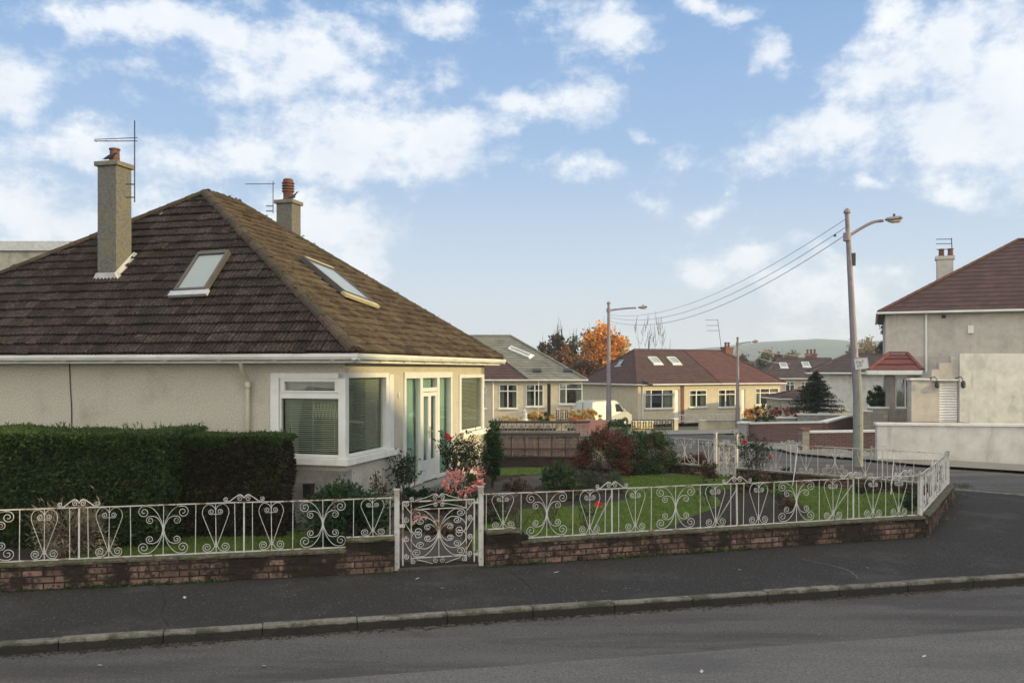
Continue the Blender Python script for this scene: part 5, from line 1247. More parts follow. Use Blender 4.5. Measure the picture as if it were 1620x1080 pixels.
ea, eb, ec, ed2 = Vector((Lx,-.45,e)),Vector((Rx,-.45,e)),Vector((Rx,2.9,e)),Vector((Lx,2.9,e)); ra, rb = Vector((X(1404)+.1,1.1,pz(560,Yp+1.1))),Vector((X(1431)+.1,1.1,pz(560,Yp+1.1)))
c = MB(); courses(c, ea, eb, rb, ra, 3, .5, .05); courses(c, ed2, ea, ra, ra, 3, .5, .05); courses(c, eb, ec, rb, rb, 3, .5, .05); c.add([ea,eb,ec,ed2,Vector((ra.x,2.9,ra.z)),Vector((rb.x,2.9,rb.z))],[(0,3,2,1),(2,3,4,5)]); c.add([ra+Vector((0,0,-.01)),rb+Vector((0,0,-.01)),(rb.x,2.9,rb.z-.01),(ra.x,2.9,ra.z-.01)],[(0,1,2,3)])
for a, b in ((ea,ra),(eb,rb),(ra,rb)): ridge(c, a+Vector((0,0,.05)), b+Vector((0,0,.05)), .09, .45)
c.build('roof', m_tile_bright, t, recalc=False)
c = MB(); c.box(Lx,Rx,-.50,-.451,e-.16,e+.01); c.box(Lx-.04,Lx-.001,-.45,2.9,e-.16,e+.01); c.box(Lx,Rx,-.45,2.9,e-.05,e-.02); c.build('fascia', m_sill, t)
# side extension with the roller shutter
Yx = 33.5
X = lambda v: px_(v, Yx)-px_(1440, Yx); Z = lambda v: pz(v, Yx)
t = thing('garage_extension', 'pale rendered garage with a white roller shutter and stepped parapet at the right edge', 'garage', (px_(1440,Yx), Yx, 0))
c = MB(lambda a, d, z: (a, d, z))
c.prism([(0,0)]+[(0,0)], 0, 0) if False else None
c.box(X(1442),X(1474),.0,.25,.05,Z(601)); c.box(X(1474),X(1486),0,.25,.05,Z(584)); c.box(X(1486),X(1517),0,.25,Z(602),Z(582)); c.box(X(1486),X(1505),.001,.249,Z(582)+.001,Z(574)); c.box(X(1500),X(1517),0,.25,Z(574)+.001,Z(566)) if False else c.box(X(1505),X(1517),0,.25,Z(582)+.001,Z(563)); c.box(X(1474),X(1560),.25,3.5,.05,Z(602)+.3)
c.build('wall', m_greyr, t)
c = MB(); c.box(X(1517)+.001,X(1640),-.06,.3,.05,Z(559)); c.build('white_wall', m_whiter, t)
c = MB(); c.box(X(1440)-.03,X(1470),-.06,.3,Z(601)+.001,Z(598)); c.box(X(1474)-.02,X(1514),-.12,-.001,Z(602),Z(600)); c.build('coping', m_sill, t)
c = MB(); z = .06
while z < Z(603): c.add([(X(1487),.08,z),(X(1516),.08,z),(X(1516),.05,z+.05),(X(1487),.05,z+.05),(X(1516),.08,z+.10),(X(1487),.08,z+.10)],[(0,1,2,3),(3,2,4,5)]); z += .101
c.build('roller_shutter', m_upvc, t, recalc=False)
for v in (1470, 1511):
    l = MB(); l.tube([(X(v),.0,Z(598)),(X(v)+.12,-.2,Z(596)),(X(v)+.18,-.25,Z(600))], .02, 5); l.lathe([(.03,0),(.09,.06),(.09,.22),(.03,.30)], 8, (X(v)+.18,-.25,Z(600)-.33)); l.build('wall_lantern', m_dark, t)
c = MB(); c.box(X(1440),X(1520),-.9,-.07,-.1,Z(667)); c.build('step', m_brick2, t)
# far grey slab of a building behind the left hip
t = thing('grey_building', 'flat topped grey building just showing behind the roof at the left', 'building', (-26, 33, 0)); m = MB(); ztop = CAMZ+(CY-382)/F*33; m.box(0,10.5,0,6,0,ztop-.35); m.build('wall', m_conc, t); m = MB(); m.box(-.1,10.6,-.1,6.1,ztop-.349,ztop); m.build('parapet', m_lead, t)
aerial2('tiny aerial tip showing over the back hip of the near roof', at(628,500,34), at(628,461,34).z-at(628,500,34).z, .35, (-1,.2,0), 3)
# hazy roofs and trees far off
rr = random.Random(8)
for i, (px, py, Y, w) in enumerate([(1168,574,150,9),(1196,577,170,8),(1378,566,190,8),(1186,571,240,10)]):
    X0 = (px-CX)/F*Y; zt_ = CAMZ-(py-CY)/F*Y; b = -3.5
    house_shell('distant_house', ['small gabled house far off left of the lamp post arm','lower distant house right of the twin potted chimney','distant house left of the two storey house','farthest pale house under the hill'][i], 'house', (X0-w/2, Y, b), rr.uniform(-.3,.3), w, 7, zt_-b-2.3, zt_-b, 2, w-2, wm=m_whiter, tm=m_tile_dark, nc=6, gut=False, group=None, tw=1.5)
# ------------------------------------------------------------------ fences, walls and planting beyond the garden
def screenfence(label, px0, px1, Y, ztop, zbot, rows, basez, post_every=4, seed=1, trellis=False, rz=0, capr=True):
    x0 = at(px0,600,Y).x; x1 = at(px1,600,Y).x; W = x1-x0; t = thing('screen_fence', label, 'fence', (x0, Y, basez), rz); zt_ = ztop-basez; zb_ = zbot-basez
    bs = (zt_-zb_)/rows; n = max(1, round(W/bs)); bw = W/n
    m = MB()
    for r in range(rows):
        for i in range(n):
            x = i*bw; z = zb_+r*bs; e = .03; cx, cz = x+bw/2, z+bs/2
            m.box(x,x+bw,0,.09,z,z+e*.6); m.box(x,x+bw,0,.09,z+bs-e*.6,z+bs); m.box(x,x+e*.6,0,.09,z+e*.6,z+bs-e*.6); m.box(x+bw-e*.6,x+bw,0,.09,z+e*.6,z+bs-e*.6)
            for k in range(8):
                a = k*PI/4+(PI/8 if r % 2 else 0); m.bar((cx+math.cos(a)*.02,.045,cz+math.sin(a)*.02),(cx+math.cos(a)*bw*.42,.045,cz+math.sin(a)*bs*.42),.022,.05,(0,1,0))
            m.box(cx-.03,cx+.03,.01,.08,cz-.03,cz+.03)
    m.build('screen_block', m_screen, t)
    m = MB(); m.box(-.05,W+.05,-.02,.11,0,zb_-.001); m.build('base_wall', m_darkwood if trellis else m_brick2, t)
    if capr: m = MB(); m.box(-.05,W+.05,-.04,.13,zt_+.001,zt_+.05); m.build('coping', m_darkwood, t)
    if trellis:
        for z in (zb_+.0, zb_+(zt_-zb_)*.36, zt_-.02): m = MB(); m.box(-.05,W+.05,-.085,-.06,z,z+.035); m.build('trellis_rail', m_darkwood, t)
        k = 0
        while k <= 6: m = MB(); x = W*k/6; m.box(x-.015,x+.015,-.06,-.03,0,zt_); m.build('trellis_upright', m_darkwood, t); k += 1
    return t
screenfence('nearer pierced screen block fence with dark timber trellis behind the lawn', 788, 915, 22.3, .86, .30, 3, .03, trellis=True)
screenfence('farther pierced screen block fence with a dark top rail', 775, 931, 27.2, .88, .35, 2, -.2)
def lowwall(label, p0, p1, h0, h1, thick, mat, cop=None, base=None, name='garden_wall', h1b=None, drop=.3):
    p0 = Vector(p0); p1 = Vector(p1); d = (p1-p0); Lw = d.length; a = math.atan2(d.y, d.x); zb = min(T(*p0), T(*p1)) if base is None else base
    t = thing(name, label, 'wall', (p0.x, p0.y, zb), a); m = MB(); y = thick/2
    za, zc = h0-zb, h1-zb
    m.add([(0,-y,-drop),(Lw,-y,-drop),(Lw,y,-drop),(0,y,-drop),(0,-y,za),(Lw,-y,zc),(Lw,y,zc),(0,y,za)],[(0,3,2,1),(4,5,6,7),(0,1,5,4),(1,2,6,5),(2,3,7,6),(3,0,4,7)]); m.build('wall_body', mat, t)
    if cop:
        m = MB(); q = y+.04; m.add([(-.04,-q,za+.001),(Lw+.04,-q,zc+.001),(Lw+.04,q,zc+.001),(-.04,q,za+.001),(-.04,-q,za+.07),(Lw+.04,-q,zc+.07),(Lw+.04,q,zc+.07),(-.04,q,za+.07)],[(0,3,2,1),(4,5,6,7),(0,1,5,4),(1,2,6,5),(2,3,7,6),(3,0,4,7)]); m.build('coping', cop, t)
    return t
def courses_mat(name, base, dark, sx=1):
    m = bpy.data.materials.new(name); m.use_nodes = True; nt = m.node_tree; b = nt.nodes['Principled BSDF']; b.inputs['Roughness'].default_value = .95
    tc = nd(nt,'ShaderNodeTexCoord'); mp = nd(nt,'ShaderNodeMapping'); mp.inputs['Rotation'].default_value = (PI/2,0,0); nt.links.new(tc.outputs['Object'], mp.inputs[0])
    br = nd(nt,'ShaderNodeTexBrick'); br.inputs['Color1'].default_value = (*base,1); br.inputs['Color2'].default_value = (*[c*.72 for c in base],1); br.inputs['Mortar'].default_value = (*dark,1)
    br.inputs['Scale'].default_value = 1; br.inputs['Brick Width'].default_value = .225*sx; br.inputs['Row Height'].default_value = .075*sx; br.inputs['Mortar Size'].default_value = .008
    nt.links.new(mp.outputs[0], br.inputs[0]); nt.links.new(br.outputs[0], b.inputs['Base Color']); return m
m_bwall = courses_mat('brick_courses', (.145,.065,.055), (.16,.14,.125))
m_stonew = courses_mat('stone_blocks', (.27,.245,.21), (.14,.13,.11), 2.2)
def g2(px, Y): return ((px-CX)/F*Y, Y)
def zt(py, Y): return CAMZ-(py-CY)/F*Y
# brick walls and piers of the properties across the side street
Y = 38.0
lowwall('square rendered pier with a flat cap at the left end of the long brick wall', g2(1171,Y), g2(1184,Y-.2), zt(669,Y), zt(669,Y), .5, m_conc, m_sill, name='gate_pier')
lowwall('long red brick garden wall with pale coping beyond the driveway mouth', g2(1185,Y), g2(1303,35.5), zt(670.5,Y), zt(668.5,35.5), .25, m_bwall, m_sill)
lowwall('short sloping piece of brick wall climbing beside the driveway', g2(1303.5,35.6), g2(1336,38.5), zt(668.5,35.6), zt(660.5,38.5), .25, m_bwall, m_sill)
lowwall('upper end of the brick wall beside the driveway', g2(1336.5,38.6), g2(1362,42), zt(659.8,38.6), zt(659,42), .25, m_bwall, m_sill)
Y = 30
lowwall('dark stone clad pier with a brick cap before the driveway', g2(1266,Y), g2(1277,Y), zt(680,Y), zt(680,Y), .45, m_stonew, m_brick2, name='gate_pier')
lowwall('nearer low brick wall with pale coping ending at the white wall', g2(1279,Y), g2(1385,Y-.5), zt(684.5,Y), zt(683,Y-.5), .22, m_bwall, m_sill)
Y = 25.2
lowwall('large white rendered garden wall behind the tall street lamp', g2(1386,Y), (20, Y-1.6), zt(672,Y), zt(672,Y)-.0, .24, m_whiter, m_sill, base=-.05)
lowwall('low grey wall in front of the spruce', g2(1262,45), g2(1350,44), zt(656,45), zt(657,44), .25, m_conc, m_sill)
lowwall('low rendered wall left of the spruce', g2(1232,48), g2(1262,47), zt(661.5,48), zt(661.5,47), .25, m_conc, m_sill)
lowwall('small cream wall right of the spruce', g2(1318,50), g2(1342,50), zt(649,50), zt(649,50), .25, m_cream, m_sill)
lowwall('stone wall with a white coping left of the porch', g2(1375,34.8), g2(1401,34.9), zt(646,34.8), zt(646,34.9), .3, m_stonew, m_whiter)
lowwall('lower stone wall with a white coping, farther left of the porch', g2(1360,34.6), g2(1374.5,34.7), zt(651,34.6), zt(651,34.7), .3, m_stonew, m_whiter)
lowwall('bright salmon coloured garden wall behind the clipped round bush', g2(913,49), g2(962,48), zt(664,49), zt(664,48), .25, M('salmon_painted_wall', [(.36,.17,.13),(.44,.22,.17)], 3, .9), None)
lowwall('low yellow cream wall below the van front', g2(1000,54), g2(1031.5,54.5), zt(667.5,54), zt(667.5,54.5), .25, M('yellow_wall', [(.50,.42,.22),(.56,.48,.28)], 3, .9), m_sill)
lowwall('small cream gate pier before the white door', g2(1065,58), g2(1071,58.1), zt(663,58), zt(663,58), .3, m_cream, m_sill, name='gate_pier')
lowwall('low cream wall before the middle windows of the red brown roofed bungalow', g2(1107,60), g2(1166,62), zt(665.5,60), zt(665,62), .22, m_cream, m_sill)
lowwall('low cream wall before the right window of the red brown roofed bungalow', g2(1172,62), g2(1232,66), zt(663,62), zt(662,66), .22, m_cream, m_sill)
def smallrail(label, px0, px1, Y, py0, py1, n, mat=None):
    p0 = g2(px0,Y); W = (px1-px0)/F*Y; z0 = zt(py1,Y); z1 = zt(py0,Y); t = thing('small_railing', label, 'railing', (p0[0],Y,z0), 0, 'low white railings in front of the far bungalow')
    h = z1-z0; m = MB(); m.bar((0,0,h),(W,0,h),.05,.05); m.build('top_rail', mat or m_paint, t); m = MB(); m.bar((0,0,.05),(W,0,.05),.05,.05); m.build('bottom_rail', mat or m_paint, t)
    for i in range(n):
        x = W*i/(n-1); m = MB(); m.tube([(x,0,0),(x,0,h)], .02, 4); m.build('bar', mat or m_paint, t)
    for i in range(0, n-1, 2):
        x = W*(i+.5)/(n-1); m = MB(); m.tube([(x+math.cos(a)*W/(n-1)*.4,0,h*.55+math.sin(a)*h*.3) for a in [q*PI/4 for q in range(9)]], .018, 4); m.build('scroll', mat or m_paint, t)
smallrail('low white railing before the middle windows of the far bungalow', 1120, 1165, 60.1, 655, 665, 14)
smallrail('low white railing before the door of the far bungalow', 1073, 1106, 60.3, 656, 667, 10)
smallrail('low white railing by the orange bush of the far bungalow', 1174, 1232, 63.8, 655, 663, 16)
smallrail('thin dark railing below the van', 1000, 1066, 53.4, 664, 680, 16, m_dark)
smallrail('steep dark handrail at the steps of the cream bungalow', 880, 898, 54, 649, 665, 6, m_dark)
lowwall('pale steps with a slope beside the handrail', g2(880,55), g2(897,55), zt(646,55), zt(652,55), 1.2, m_cream, None, name='entrance_steps')
t = thing('gatepost', 'white turned gatepost with a ball before the cream bungalow', 'gatepost', (*g2(830,52), zt(666,52))); m = MB(); m.lathe([(.2,0),(.2,.1),(.14,.15),(.16,.4),(.12,.5),(.17,.55),(.05,.6),(.09,.66),(.0,.74)], 12); m.build('shaft', m_whiter, t)
t = thing('gatepost', 'grey stone ornament on a brick pier at the van end of the steps', 'gatepost', (*g2(906,54), zt(668,54))); m = MB(); m.box(-.25,.25,-.2,.2,0,.28); m.build('pier', m_brick2, t); m = MB(); m.lathe([(.12,.281),(.12,.4),(.2,.5),(.18,.7),(.08,.85),(.12,.95),(.0,1.05)], 10); m.build('finial', m_conc, t)
def fb(label, px, pyb, Y, rx_, h, n, s, mat, seed, name='bush', cat='bush', **k):
    x, y = g2(px, Y); bush(label, (x, y, zt(pyb, Y)), rx_, rx_, h, n, s, mat, seed, name, cat, **k)
fb('round yellow green bush in front of the cream bungalow', 856, 667, 54, .78, .62, 1800, .10, m_lfyel, 61, second=(1100, m_lfgrn), hollow=.8)
fb('low orange yellow heather bush by the van rear', 925, 664, 50, .85, .55, 1800, .09, m_lfyel, 62, second=(900, m_lfora))
fb('flat yellow plants at the foot of the cream wall', 805, 667, 53, .9, .3, 700, .09, m_lfyel, 63)
fb('round orange flowering bush before the right bay window', 1193, 662, 61, .78, .62, 1900, .10, m_lfora, 64, hollow=.8, second=(700, m_lfred))
fb('clipped dark green dome bush right of the orange one', 1213, 663, 61.5, .75, .95, 2600, .09, m_lfgrn, 65, hollow=.85)
fb('small green bush leaning on the brick pier', 1206, 671, 58, .45, .5, 1000, .09, m_lfdark, 66)
fb('red heather plants left of the spruce', 1244, 659, 52, .9, .55, 1300, .09, m_heath, 67, second=(900, m_lfred))
fb('dark green bush by the white wall right of the lamp', 1389, 645, 37, .5, .7, 1800, .08, m_lfdark, 68)
fb('tall loose shrub against the white house wall', 1393, 644, 38, .42, .85, 1700, .08, m_lfgrn, 69)
fb('yellow hedge growth behind the dark roofs at the right', 1388, 573, 90, 3.0, 2.2, 2600, .22, m_lftan, 70, spread=.4)
fb('tall narrow dark conifer at the corner of the two storey house', 1402, 590, 62, .5, 3.4, 1500, .14, m_lfconi, 71)
# spruce
def spruce(label, px, pyb, Y, h, rad, seed):
    rr = random.Random(seed); x, y = g2(px, Y); t = thing('spruce_tree', label, 'tree', (x, y, zt(pyb, Y))); m = MB(); m.tube([(0,0,0),(0,0,h*.5),(.03,0,h)], [.12,.07,.012], 7); m.build('trunk', m_bark, t)
    lv_ = MB(); br = MB(); nl = 15
    for i in range(nl):
        f = i/(nl-1); z = .12*h+f*h*.84; R_ = rad*(1-f)**.85+.05; nb = 13 if f < .7 else 8
        for k in range(nb):
            a = 2*PI*k/nb+i*.7+rr.uniform(-.15,.15); L_ = R_*rr.uniform(.78,1.1); d = Vector((math.cos(a), math.sin(a), 0)); p0 = Vector((0,0,z+rr.uniform(-.12,.12))); 
            for q in range(12):
                u = (q+.5)/12; p = p0+d*L_*u+Vector((0,0,-.16*L_*u+.14*L_*u*u)); w = .20*L_*(1-u*.75)+.04
                for s in range(5):
                    pp = p+d.cross(Vector((0,0,1)))*rr.uniform(-w,w)+Vector((0,0,rr.uniform(-.05,.02))); leaf(lv_, pp, rr.uniform(.08,.17), rr, d*1.2+Vector((0,0,-.15)), .28)
            br.tube([p0, p0+d*L_*.8+Vector((0,0,-.04*L_))], [.02,.006], 4)
    lv_.build('needles', m_lfconi, t, recalc=False); br.build('branch', m_bark, t); return t
spruce('dark dense spruce in the garden before the white house side', 1290, 656, 46, zt(590,46)-zt(658,46), 1.45, 5)
# ------------------------------------------------------------------ trees beyond the bungalows
def tree(name, label, px, Y, pyt, pyb, wpx, mats, n, ls, seed, trunkh=.35, dens=1, shape=1, clumps=34, group=None, spread=.24, bare=False, lean=0):
    rr = random.Random(seed); x, y = g2(px, Y); zb = T(x, y)-.1; zt_ = zt(pyt, Y); h = zt_-zb; t = thing(name, label, 'tree', (x, y, zb), 0, group)
    rx_ = wpx/F*Y/2; zc = (zt(pyt,Y)+zt(pyb,Y))/2-zb; rz_ = (zt(pyt,Y)-zt(pyb,Y))/2
    m = MB(); kk = .2 if bare else 1; m.tube([(0,0,-.1),(.05,0,h*.3),(-.05,.05,h*.6),(lean,0,h*.95)], [.03*h*kk,.022*h*kk,.014*h*kk,.003*h*kk], 7); m.build('trunk', m_bark, t)
    b = MB()
    for k in range(5 if bare else 16):
        a = rr.uniform(0,2*PI); z0_ = rr.uniform(.25,.8)*h; e = Vector((math.cos(a)*rx_*rr.uniform(.4,.95), math.sin(a)*rx_*rr.uniform(.4,.9), min(h*.98, z0_+rr.uniform(.15,.45)*h))); s0 = Vector((0,0,z0_)); md = s0.lerp(e,.5)+Vector((rr.uniform(-.2,.2),0,-.05*h))
        b.tube([s0, md, e], [.008*h*kk,.005*h*kk,.0015*h*kk], 5)
        for j in range(3 if bare else 2):
            p = md.lerp(e, rr.uniform(.1,.9)); q = p+Vector((rr.uniform(-1,1)*rx_*.3, rr.uniform(-1,1)*rx_*.3, rr.uniform(.05,.22)*h)); b.tube([p, p.lerp(q,.5)+Vector((.03,0,0)), q], [.003*h,.002*h,.0008*h], 4)
    b.build('branch', m_bark, t)
    if n:
        for i, (mt, fr_) in enumerate(mats):
            f = foliage(rr, int(n*fr_), rx_, rx_*.8, rz_, zc, ls, clumps, spread, .35, flat_base=False, asp=.7); f.build('crown', mt, t, recalc=False)
    return t
tree('autumn_tree', 'bright orange autumn tree above the van', 953, 92, 521, 588, 62, [(m_lfora,.8),(m_lfrust,.2)], 7000, .30, 81, clumps=60, spread=.3)
tree('autumn_tree', 'yellow orange tree just right of the bright orange one', 975, 96, 532, 590, 42, [(m_lfyel,.55),(m_lfora,.45)], 3000, .30, 82, clumps=30, spread=.34)
tree('autumn_tree', 'olive topped tree behind the left side of the orange tree', 934, 99, 521, 590, 34, [(m_lftan,.6),(m_lfrust,.4)], 1700, .28, 83, clumps=22)
tree('autumn_tree', 'tallest dark brown tree with a thin top left of the orange tree', 883, 88, 518, 592, 26, [(m_lfbrn,.6),(m_lfdark,.4)], 2400, .24, 84, clumps=30, spread=.42)
tree('autumn_tree', 'dark leafy tree at the left end of the tree row', 862, 90, 540, 592, 20, [(m_lfgrey,.3),(m_lfbrn,.7)], 1500, .24, 85, clumps=22, spread=.42)
tree('autumn_tree', 'thin dark tree between the tallest one and the orange tree', 906, 90, 532, 592, 20, [(m_lfbrn,.7),(m_lfgrn,.3)], 1400, .24, 86, clumps=20, spread=.42)
tree('autumn_tree', 'low rust coloured tree under the dark tops', 893, 86, 553, 600, 60, [(m_lfrust,.8),(m_lfbrn,.2)], 2900, .26, 87, clumps=40, spread=.36)
tree('autumn_tree', 'low brown growth by the hip of the far roof', 925, 84, 568, 604, 56, [(m_lfbrn,.6),(m_lfrust,.4)], 2200, .25, 88, clumps=34, spread=.4)
for i, (px, py, lab) in enumerate([(1014,508,'leftmost bare tree above the red brown roof'),(1027,512,'middle bare tree above the red brown roof'),(1046,514,'rightmost and faintest bare tree above the red brown roof')]):
    tree('bare_tree', lab, px, 100+i*4, py, 556, 44, [], 0, .1, 91+i, bare=True, group=None, lean=-.5+.4*i)
rr = random.Random(6)
for i, (px, pyt, Y, w, mt) in enumerate([(1158,560,130,14,m_lftan),(1172,563,160,20,m_lfbrn),(1216,556,150,26,m_lftan),(1232,560,140,18,m_lfbrn),(1207,564,125,16,m_lfgrey),(1252,558,165,22,m_lftan),(1355,553,120,20,m_lfdark),(1376,551,110,34,m_lftan),(1396,548,105,26,m_lfbrn)]):
    tree('distant_tree', ['small pale tree by the lamp post arm','brown tree just right of the lamp post arm','round pale tree before the hill','small brown tree before the hill','low grey green tree left of the dark roof','pale tree above the dark roof','dark clump left of the tall lamp base','straw coloured trees above the white house roof','brown tree against the two storey house'][i], px, Y, pyt, pyt+22, w, [(mt,1)], 700, .4, 101+i, clumps=18, spread=.45)
# ------------------------------------------------------------------ street lamps and cables
def lamp(label, px, Y, pyt, armx, army, lean=0, box=False, basecol=False, r=.09, headl=.5, sign=False):
    x, y = g2(px, Y); zb = T(x,y)-.03; h = zt(pyt, Y)-zb; t = thing('street_lamp', label, 'street lamp', (x, y, zb), 0, 'street lamps along the side street'); s = F/Y
    m = MB(); m.tube([(0,0,0),(0,0,h*.22)], [r*1.35,r*1.3], 14); m.tube([(0,0,h*.22),(lean*.3,0,h*.42),(lean,0,h)], [r*1.15,r,r*.62], 14); m.build('pole', m_pole, t, smooth=False)
    m = MB(); m.lathe([(r*.8,0),(r*.95,.02),(r*.95,.07),(r*.5,.12),(.01,.15)], 12, (lean,0,h+.001)); m.build('finial', m_pole, t)
    m = MB(); za = h-.62 if Y < 30 else h-.35; m.lathe([(r*.75,0),(r*1.05,.01),(r*1.05,.22),(r*.75,.23)], 12, (lean,0,za-.11)); m.build('collar', m_pole, t)
    ax = (armx-px)/s-lean; az_ = (zt(army,Y)-zb)-za; P = cr([(lean,0,za),(lean+ax*.33,0,za+az_*.5),(lean+ax*.66,0,za+az_*.9),(lean+ax*.92,0,za+az_)], 4)
    m = MB(); m.tube(P, [r*.42]*len(P), 8); m.build('arm', m_pole, t)
    hx_, hz_ = lean+ax, za+az_; l = headl
    m = MB(); vs = []
    for u, w, hh in ((-.05,.05,.03),(.05,.09,.06),(.45,.12,.075),(.85,.12,.07),(1.0,.05,.03)):
        for j in range(10): a = 2*PI*j/10; vs.append((hx_+u*l, math.cos(a)*w, hz_+.02+u*.04+math.sin(a)*hh*(1 if math.sin(a) > 0 else .5)))
    m.add(vs, [(i*10+j, i*10+(j+1)%10, (i+1)*10+(j+1)%10, (i+1)*10+j) for i in range(4) for j in range(10)]+[tuple(range(10)), tuple(range(49,39,-1))]); m.build('lamp_head', m_pole, t)
    m = MB(); vs = []
    for u, w, hh in ((.12,.06,.03),(.4,.10,.07),(.8,.10,.07),(.94,.05,.03)):
        for j in range(8): a = PI+PI*j/7; vs.append((hx_+u*l, math.cos(a)*w, hz_-.015+u*.04+math.sin(a)*hh))
    m.add(vs, [(i*8+j, i*8+j+1, (i+1)*8+j+1, (i+1)*8+j) for i in range(3) for j in range(7)]+[tuple(range(8)), tuple(range(31,23,-1))]); m.build('lens', m_lens, t)
    m = MB(); m.lathe([(.03,0),(.035,.05),(.02,.07)], 8, (hx_+l*.5,0,hz_+.11)); m.build('photocell', m_dark, t)
    if box: m = MB(); m.box(lean+r*.9,lean+r*.9+.12,-.06,.06,za-.75,za-.42); m.build('junction_box', m_dark, t)
    return t, Vector((x+lean, y, zb+h)), zb, h
l1, top1, zb1_, h1_ = lamp('tall lilac grey street lamp with three cables at the right', 1357.5, 23.3, 338, 1402, 349, lean=-.29, box=True, r=.095, headl=.42)
l2, top2, _, _ = lamp('street lamp between the van and the near roof', 963, 49, 481, 1010, 487, r=.12, headl=.5, lean=.0)
l3, top3, _, _ = lamp('shortest far street lamp in front of the red brown roofed bungalow', 1167, 60, 536, 1190, 541, r=.11, headl=.4)
m = MB(); m.tube([(0,0,0),(0,0,h1_*.25)], .129, 14); m.tube([(-.002,0,h1_*.25),(-.05,0,h1_*.43)],[.115,.103],14); m.build('painted_lower_pole', m_poleg, l1)
# notice plate on the tall lamp: the photograph shows only blurred marks on it
x, y = top1.x+.20, 23.28
t = thing('lamp_sign', 'small tilted white notice with faint grey and red marks strapped to the tall lamp', 'sign', (x, 23.2, zt(576, 23.3)), 0); t.rotation_euler = (0, -.12, -.25)
m = MB(); m.box(-.02,.28,-.012,.0,-.13,.13); m.build('plate', M('sign_face', (.52,.53,.49), rough=.6), t)
m = MB(); m.box(-.03,.29,-.02,.004,.131,.15); m.box(-.03,.29,-.02,.004,-.15,-.131); m.box(.281,.30,-.02,.004,-.131,.131); m.box(-.04,-.021,-.02,.004,-.131,.131); m.build('frame', m_lead, t)
ms_ = M('sign_marks', (.14,.13,.15), rough=.7); ms2 = M('sign_red_marks', (.35,.12,.10), rough=.7)
m = MB(); 
for k, (cx, cz, r_) in enumerate([(.04,.045,.035),(.10,.03,.02),(.17,.06,.022),(.05,-.06,.03),(.12,-.055,.022)]):
    m.tube([(cx+math.cos(a)*r_,-.016,cz+math.sin(a)*r_) for a in [q*PI/5 for q in range(0,9)]], .007, 4)
m.build('lettering', ms_, t); m = MB(); m.tube([(.08,-.016,.0),(.11,-.016,.025),(.14,-.016,-.01)], .008, 4); m.build('emblem', ms2, t)
def cable(label, a, b, sag, r=.011):
    a = Vector(a); b = Vector(b); m = MB(); m.tube([a.lerp(b, i/30)+Vector((0,0,-4*sag*(i/30)*(1-i/30))) for i in range(31)], r, 5); tag(m.build('overhead_cable', m_wire), label, 'cable', 'overhead cables from the tall lamp')
tz = top1.z
for i, (pya, pyb_, lab) in enumerate([(347,498,'top'),(360,502,'middle'),(372,508,'lowest')]):
    cable(lab+' of the three sagging cables running left from the tall lamp', at(1337,pya,23.3), at(966,pyb_,49), [.85,.95,1.0][i], [.008,.009,.010][i])
m = MB(); m.lathe([(.001,0),(.035,.02),(.035,.07),(.001,.09)], 8); o = m.build('cable_joint', m_dark); o.location = at(1321,375,24); tag(o, 'small dark joint on the lowest cable near the tall lamp', 'joint')
for i, (a, b) in enumerate([((1169,545,60),(1283,561,84)),((1169,552,60),(1250,575,84))]): cable(['upper','lower'][i]+' thin cable from the short far lamp towards the dark roofed house', at(*a), at(*b), .3, .02)
# ------------------------------------------------------------------ the van
Yv = 56.3; xv = (937-CX)/F*Yv; th = math.radians(41); zv = T(xv, Yv)-.05
van = thing('van', 'small silver panel van parked beside the red brown roofed bungalow', 'van', (xv, Yv, zv), th); van.scale = (.86,.94,1)
Lv, Wv = 4.45, 1.8
prof = [(0,.45),(.03,1.25),(.16,1.76),(.5,1.84),(2.6,1.84),(2.95,1.74),(3.55,1.18),(4.1,.98),(4.38,.78),(4.45,.45),(4.4,.28),(4.0,.24),(.1,.28)]
m = MB(); n = len(prof); vs = []
for y, k in ((0,.93),(.10,1),(Wv-.10,1),(Wv,.93)):
    for x, z in prof: vs.append((x if z < 1.2 else 2.2+(x-2.2)*(.985 if k < 1 else 1), y if z < 1.2 else (y if k == 1 else (.13 if y < 1 else Wv-.13)), z*(1 if k == 1 else .985)))
m.add(vs, [(j*n+i, j*n+(i+1)%n, (j+1)*n+(i+1)%n, (j+1)*n+i) for j in range(3) for i in range(n)]+[tuple(range(n)), tuple(reversed(range(3*n,4*n)))])
m.build('body', m_vanpaint, van, bevel=.05)
def vp(name, poly, y, mat, th_=.02):
    m = MB(); k = len(poly); m.add([(p[0], y, p[1]) for p in poly]+[(p[0], y+th_, p[1]) for p in poly], [tuple(range(k)), tuple(reversed(range(k,2*k)))]+[(i,(i+1)%k,k+(i+1)%k,k+i) for i in range(k)]); return m.build(name, mat, van)
vp('side_window', [(2.62,1.08),(3.42,1.08),(3.30,1.25),(2.95,1.56),(2.62,1.60)], -.012, m_darkglass); vp('side_window', [(3.46,1.06),(3.66,1.04),(3.40,1.22)], -.012, m_darkglass)
m = MB(); m.add([(2.98,.16,1.76),(2.98,Wv-.16,1.76),(3.58,Wv-.12,1.21),(3.58,.12,1.21)],[(0,1,2,3)]); m.build('windscreen', m_darkglass, van)
vp('rubbing_strip', [(.6,.50),(3.3,.50),(3.3,.57),(.6,.57)], -.016, m_dark)
vp('sill_trim', [(.9,.26),(3.3,.26),(3.3,.33),(.9,.33)], -.014, m_dark)
for y in (.02, Wv-.14): m = MB(); m.box(-.02,.06,y,y+.12,.85,1.2); m.build('rear_light', m_redlens, van)
m = MB(); m.box(-.05,.03,.08,Wv-.08,.36,.56); m.build('rear_bumper', m_dark, van)
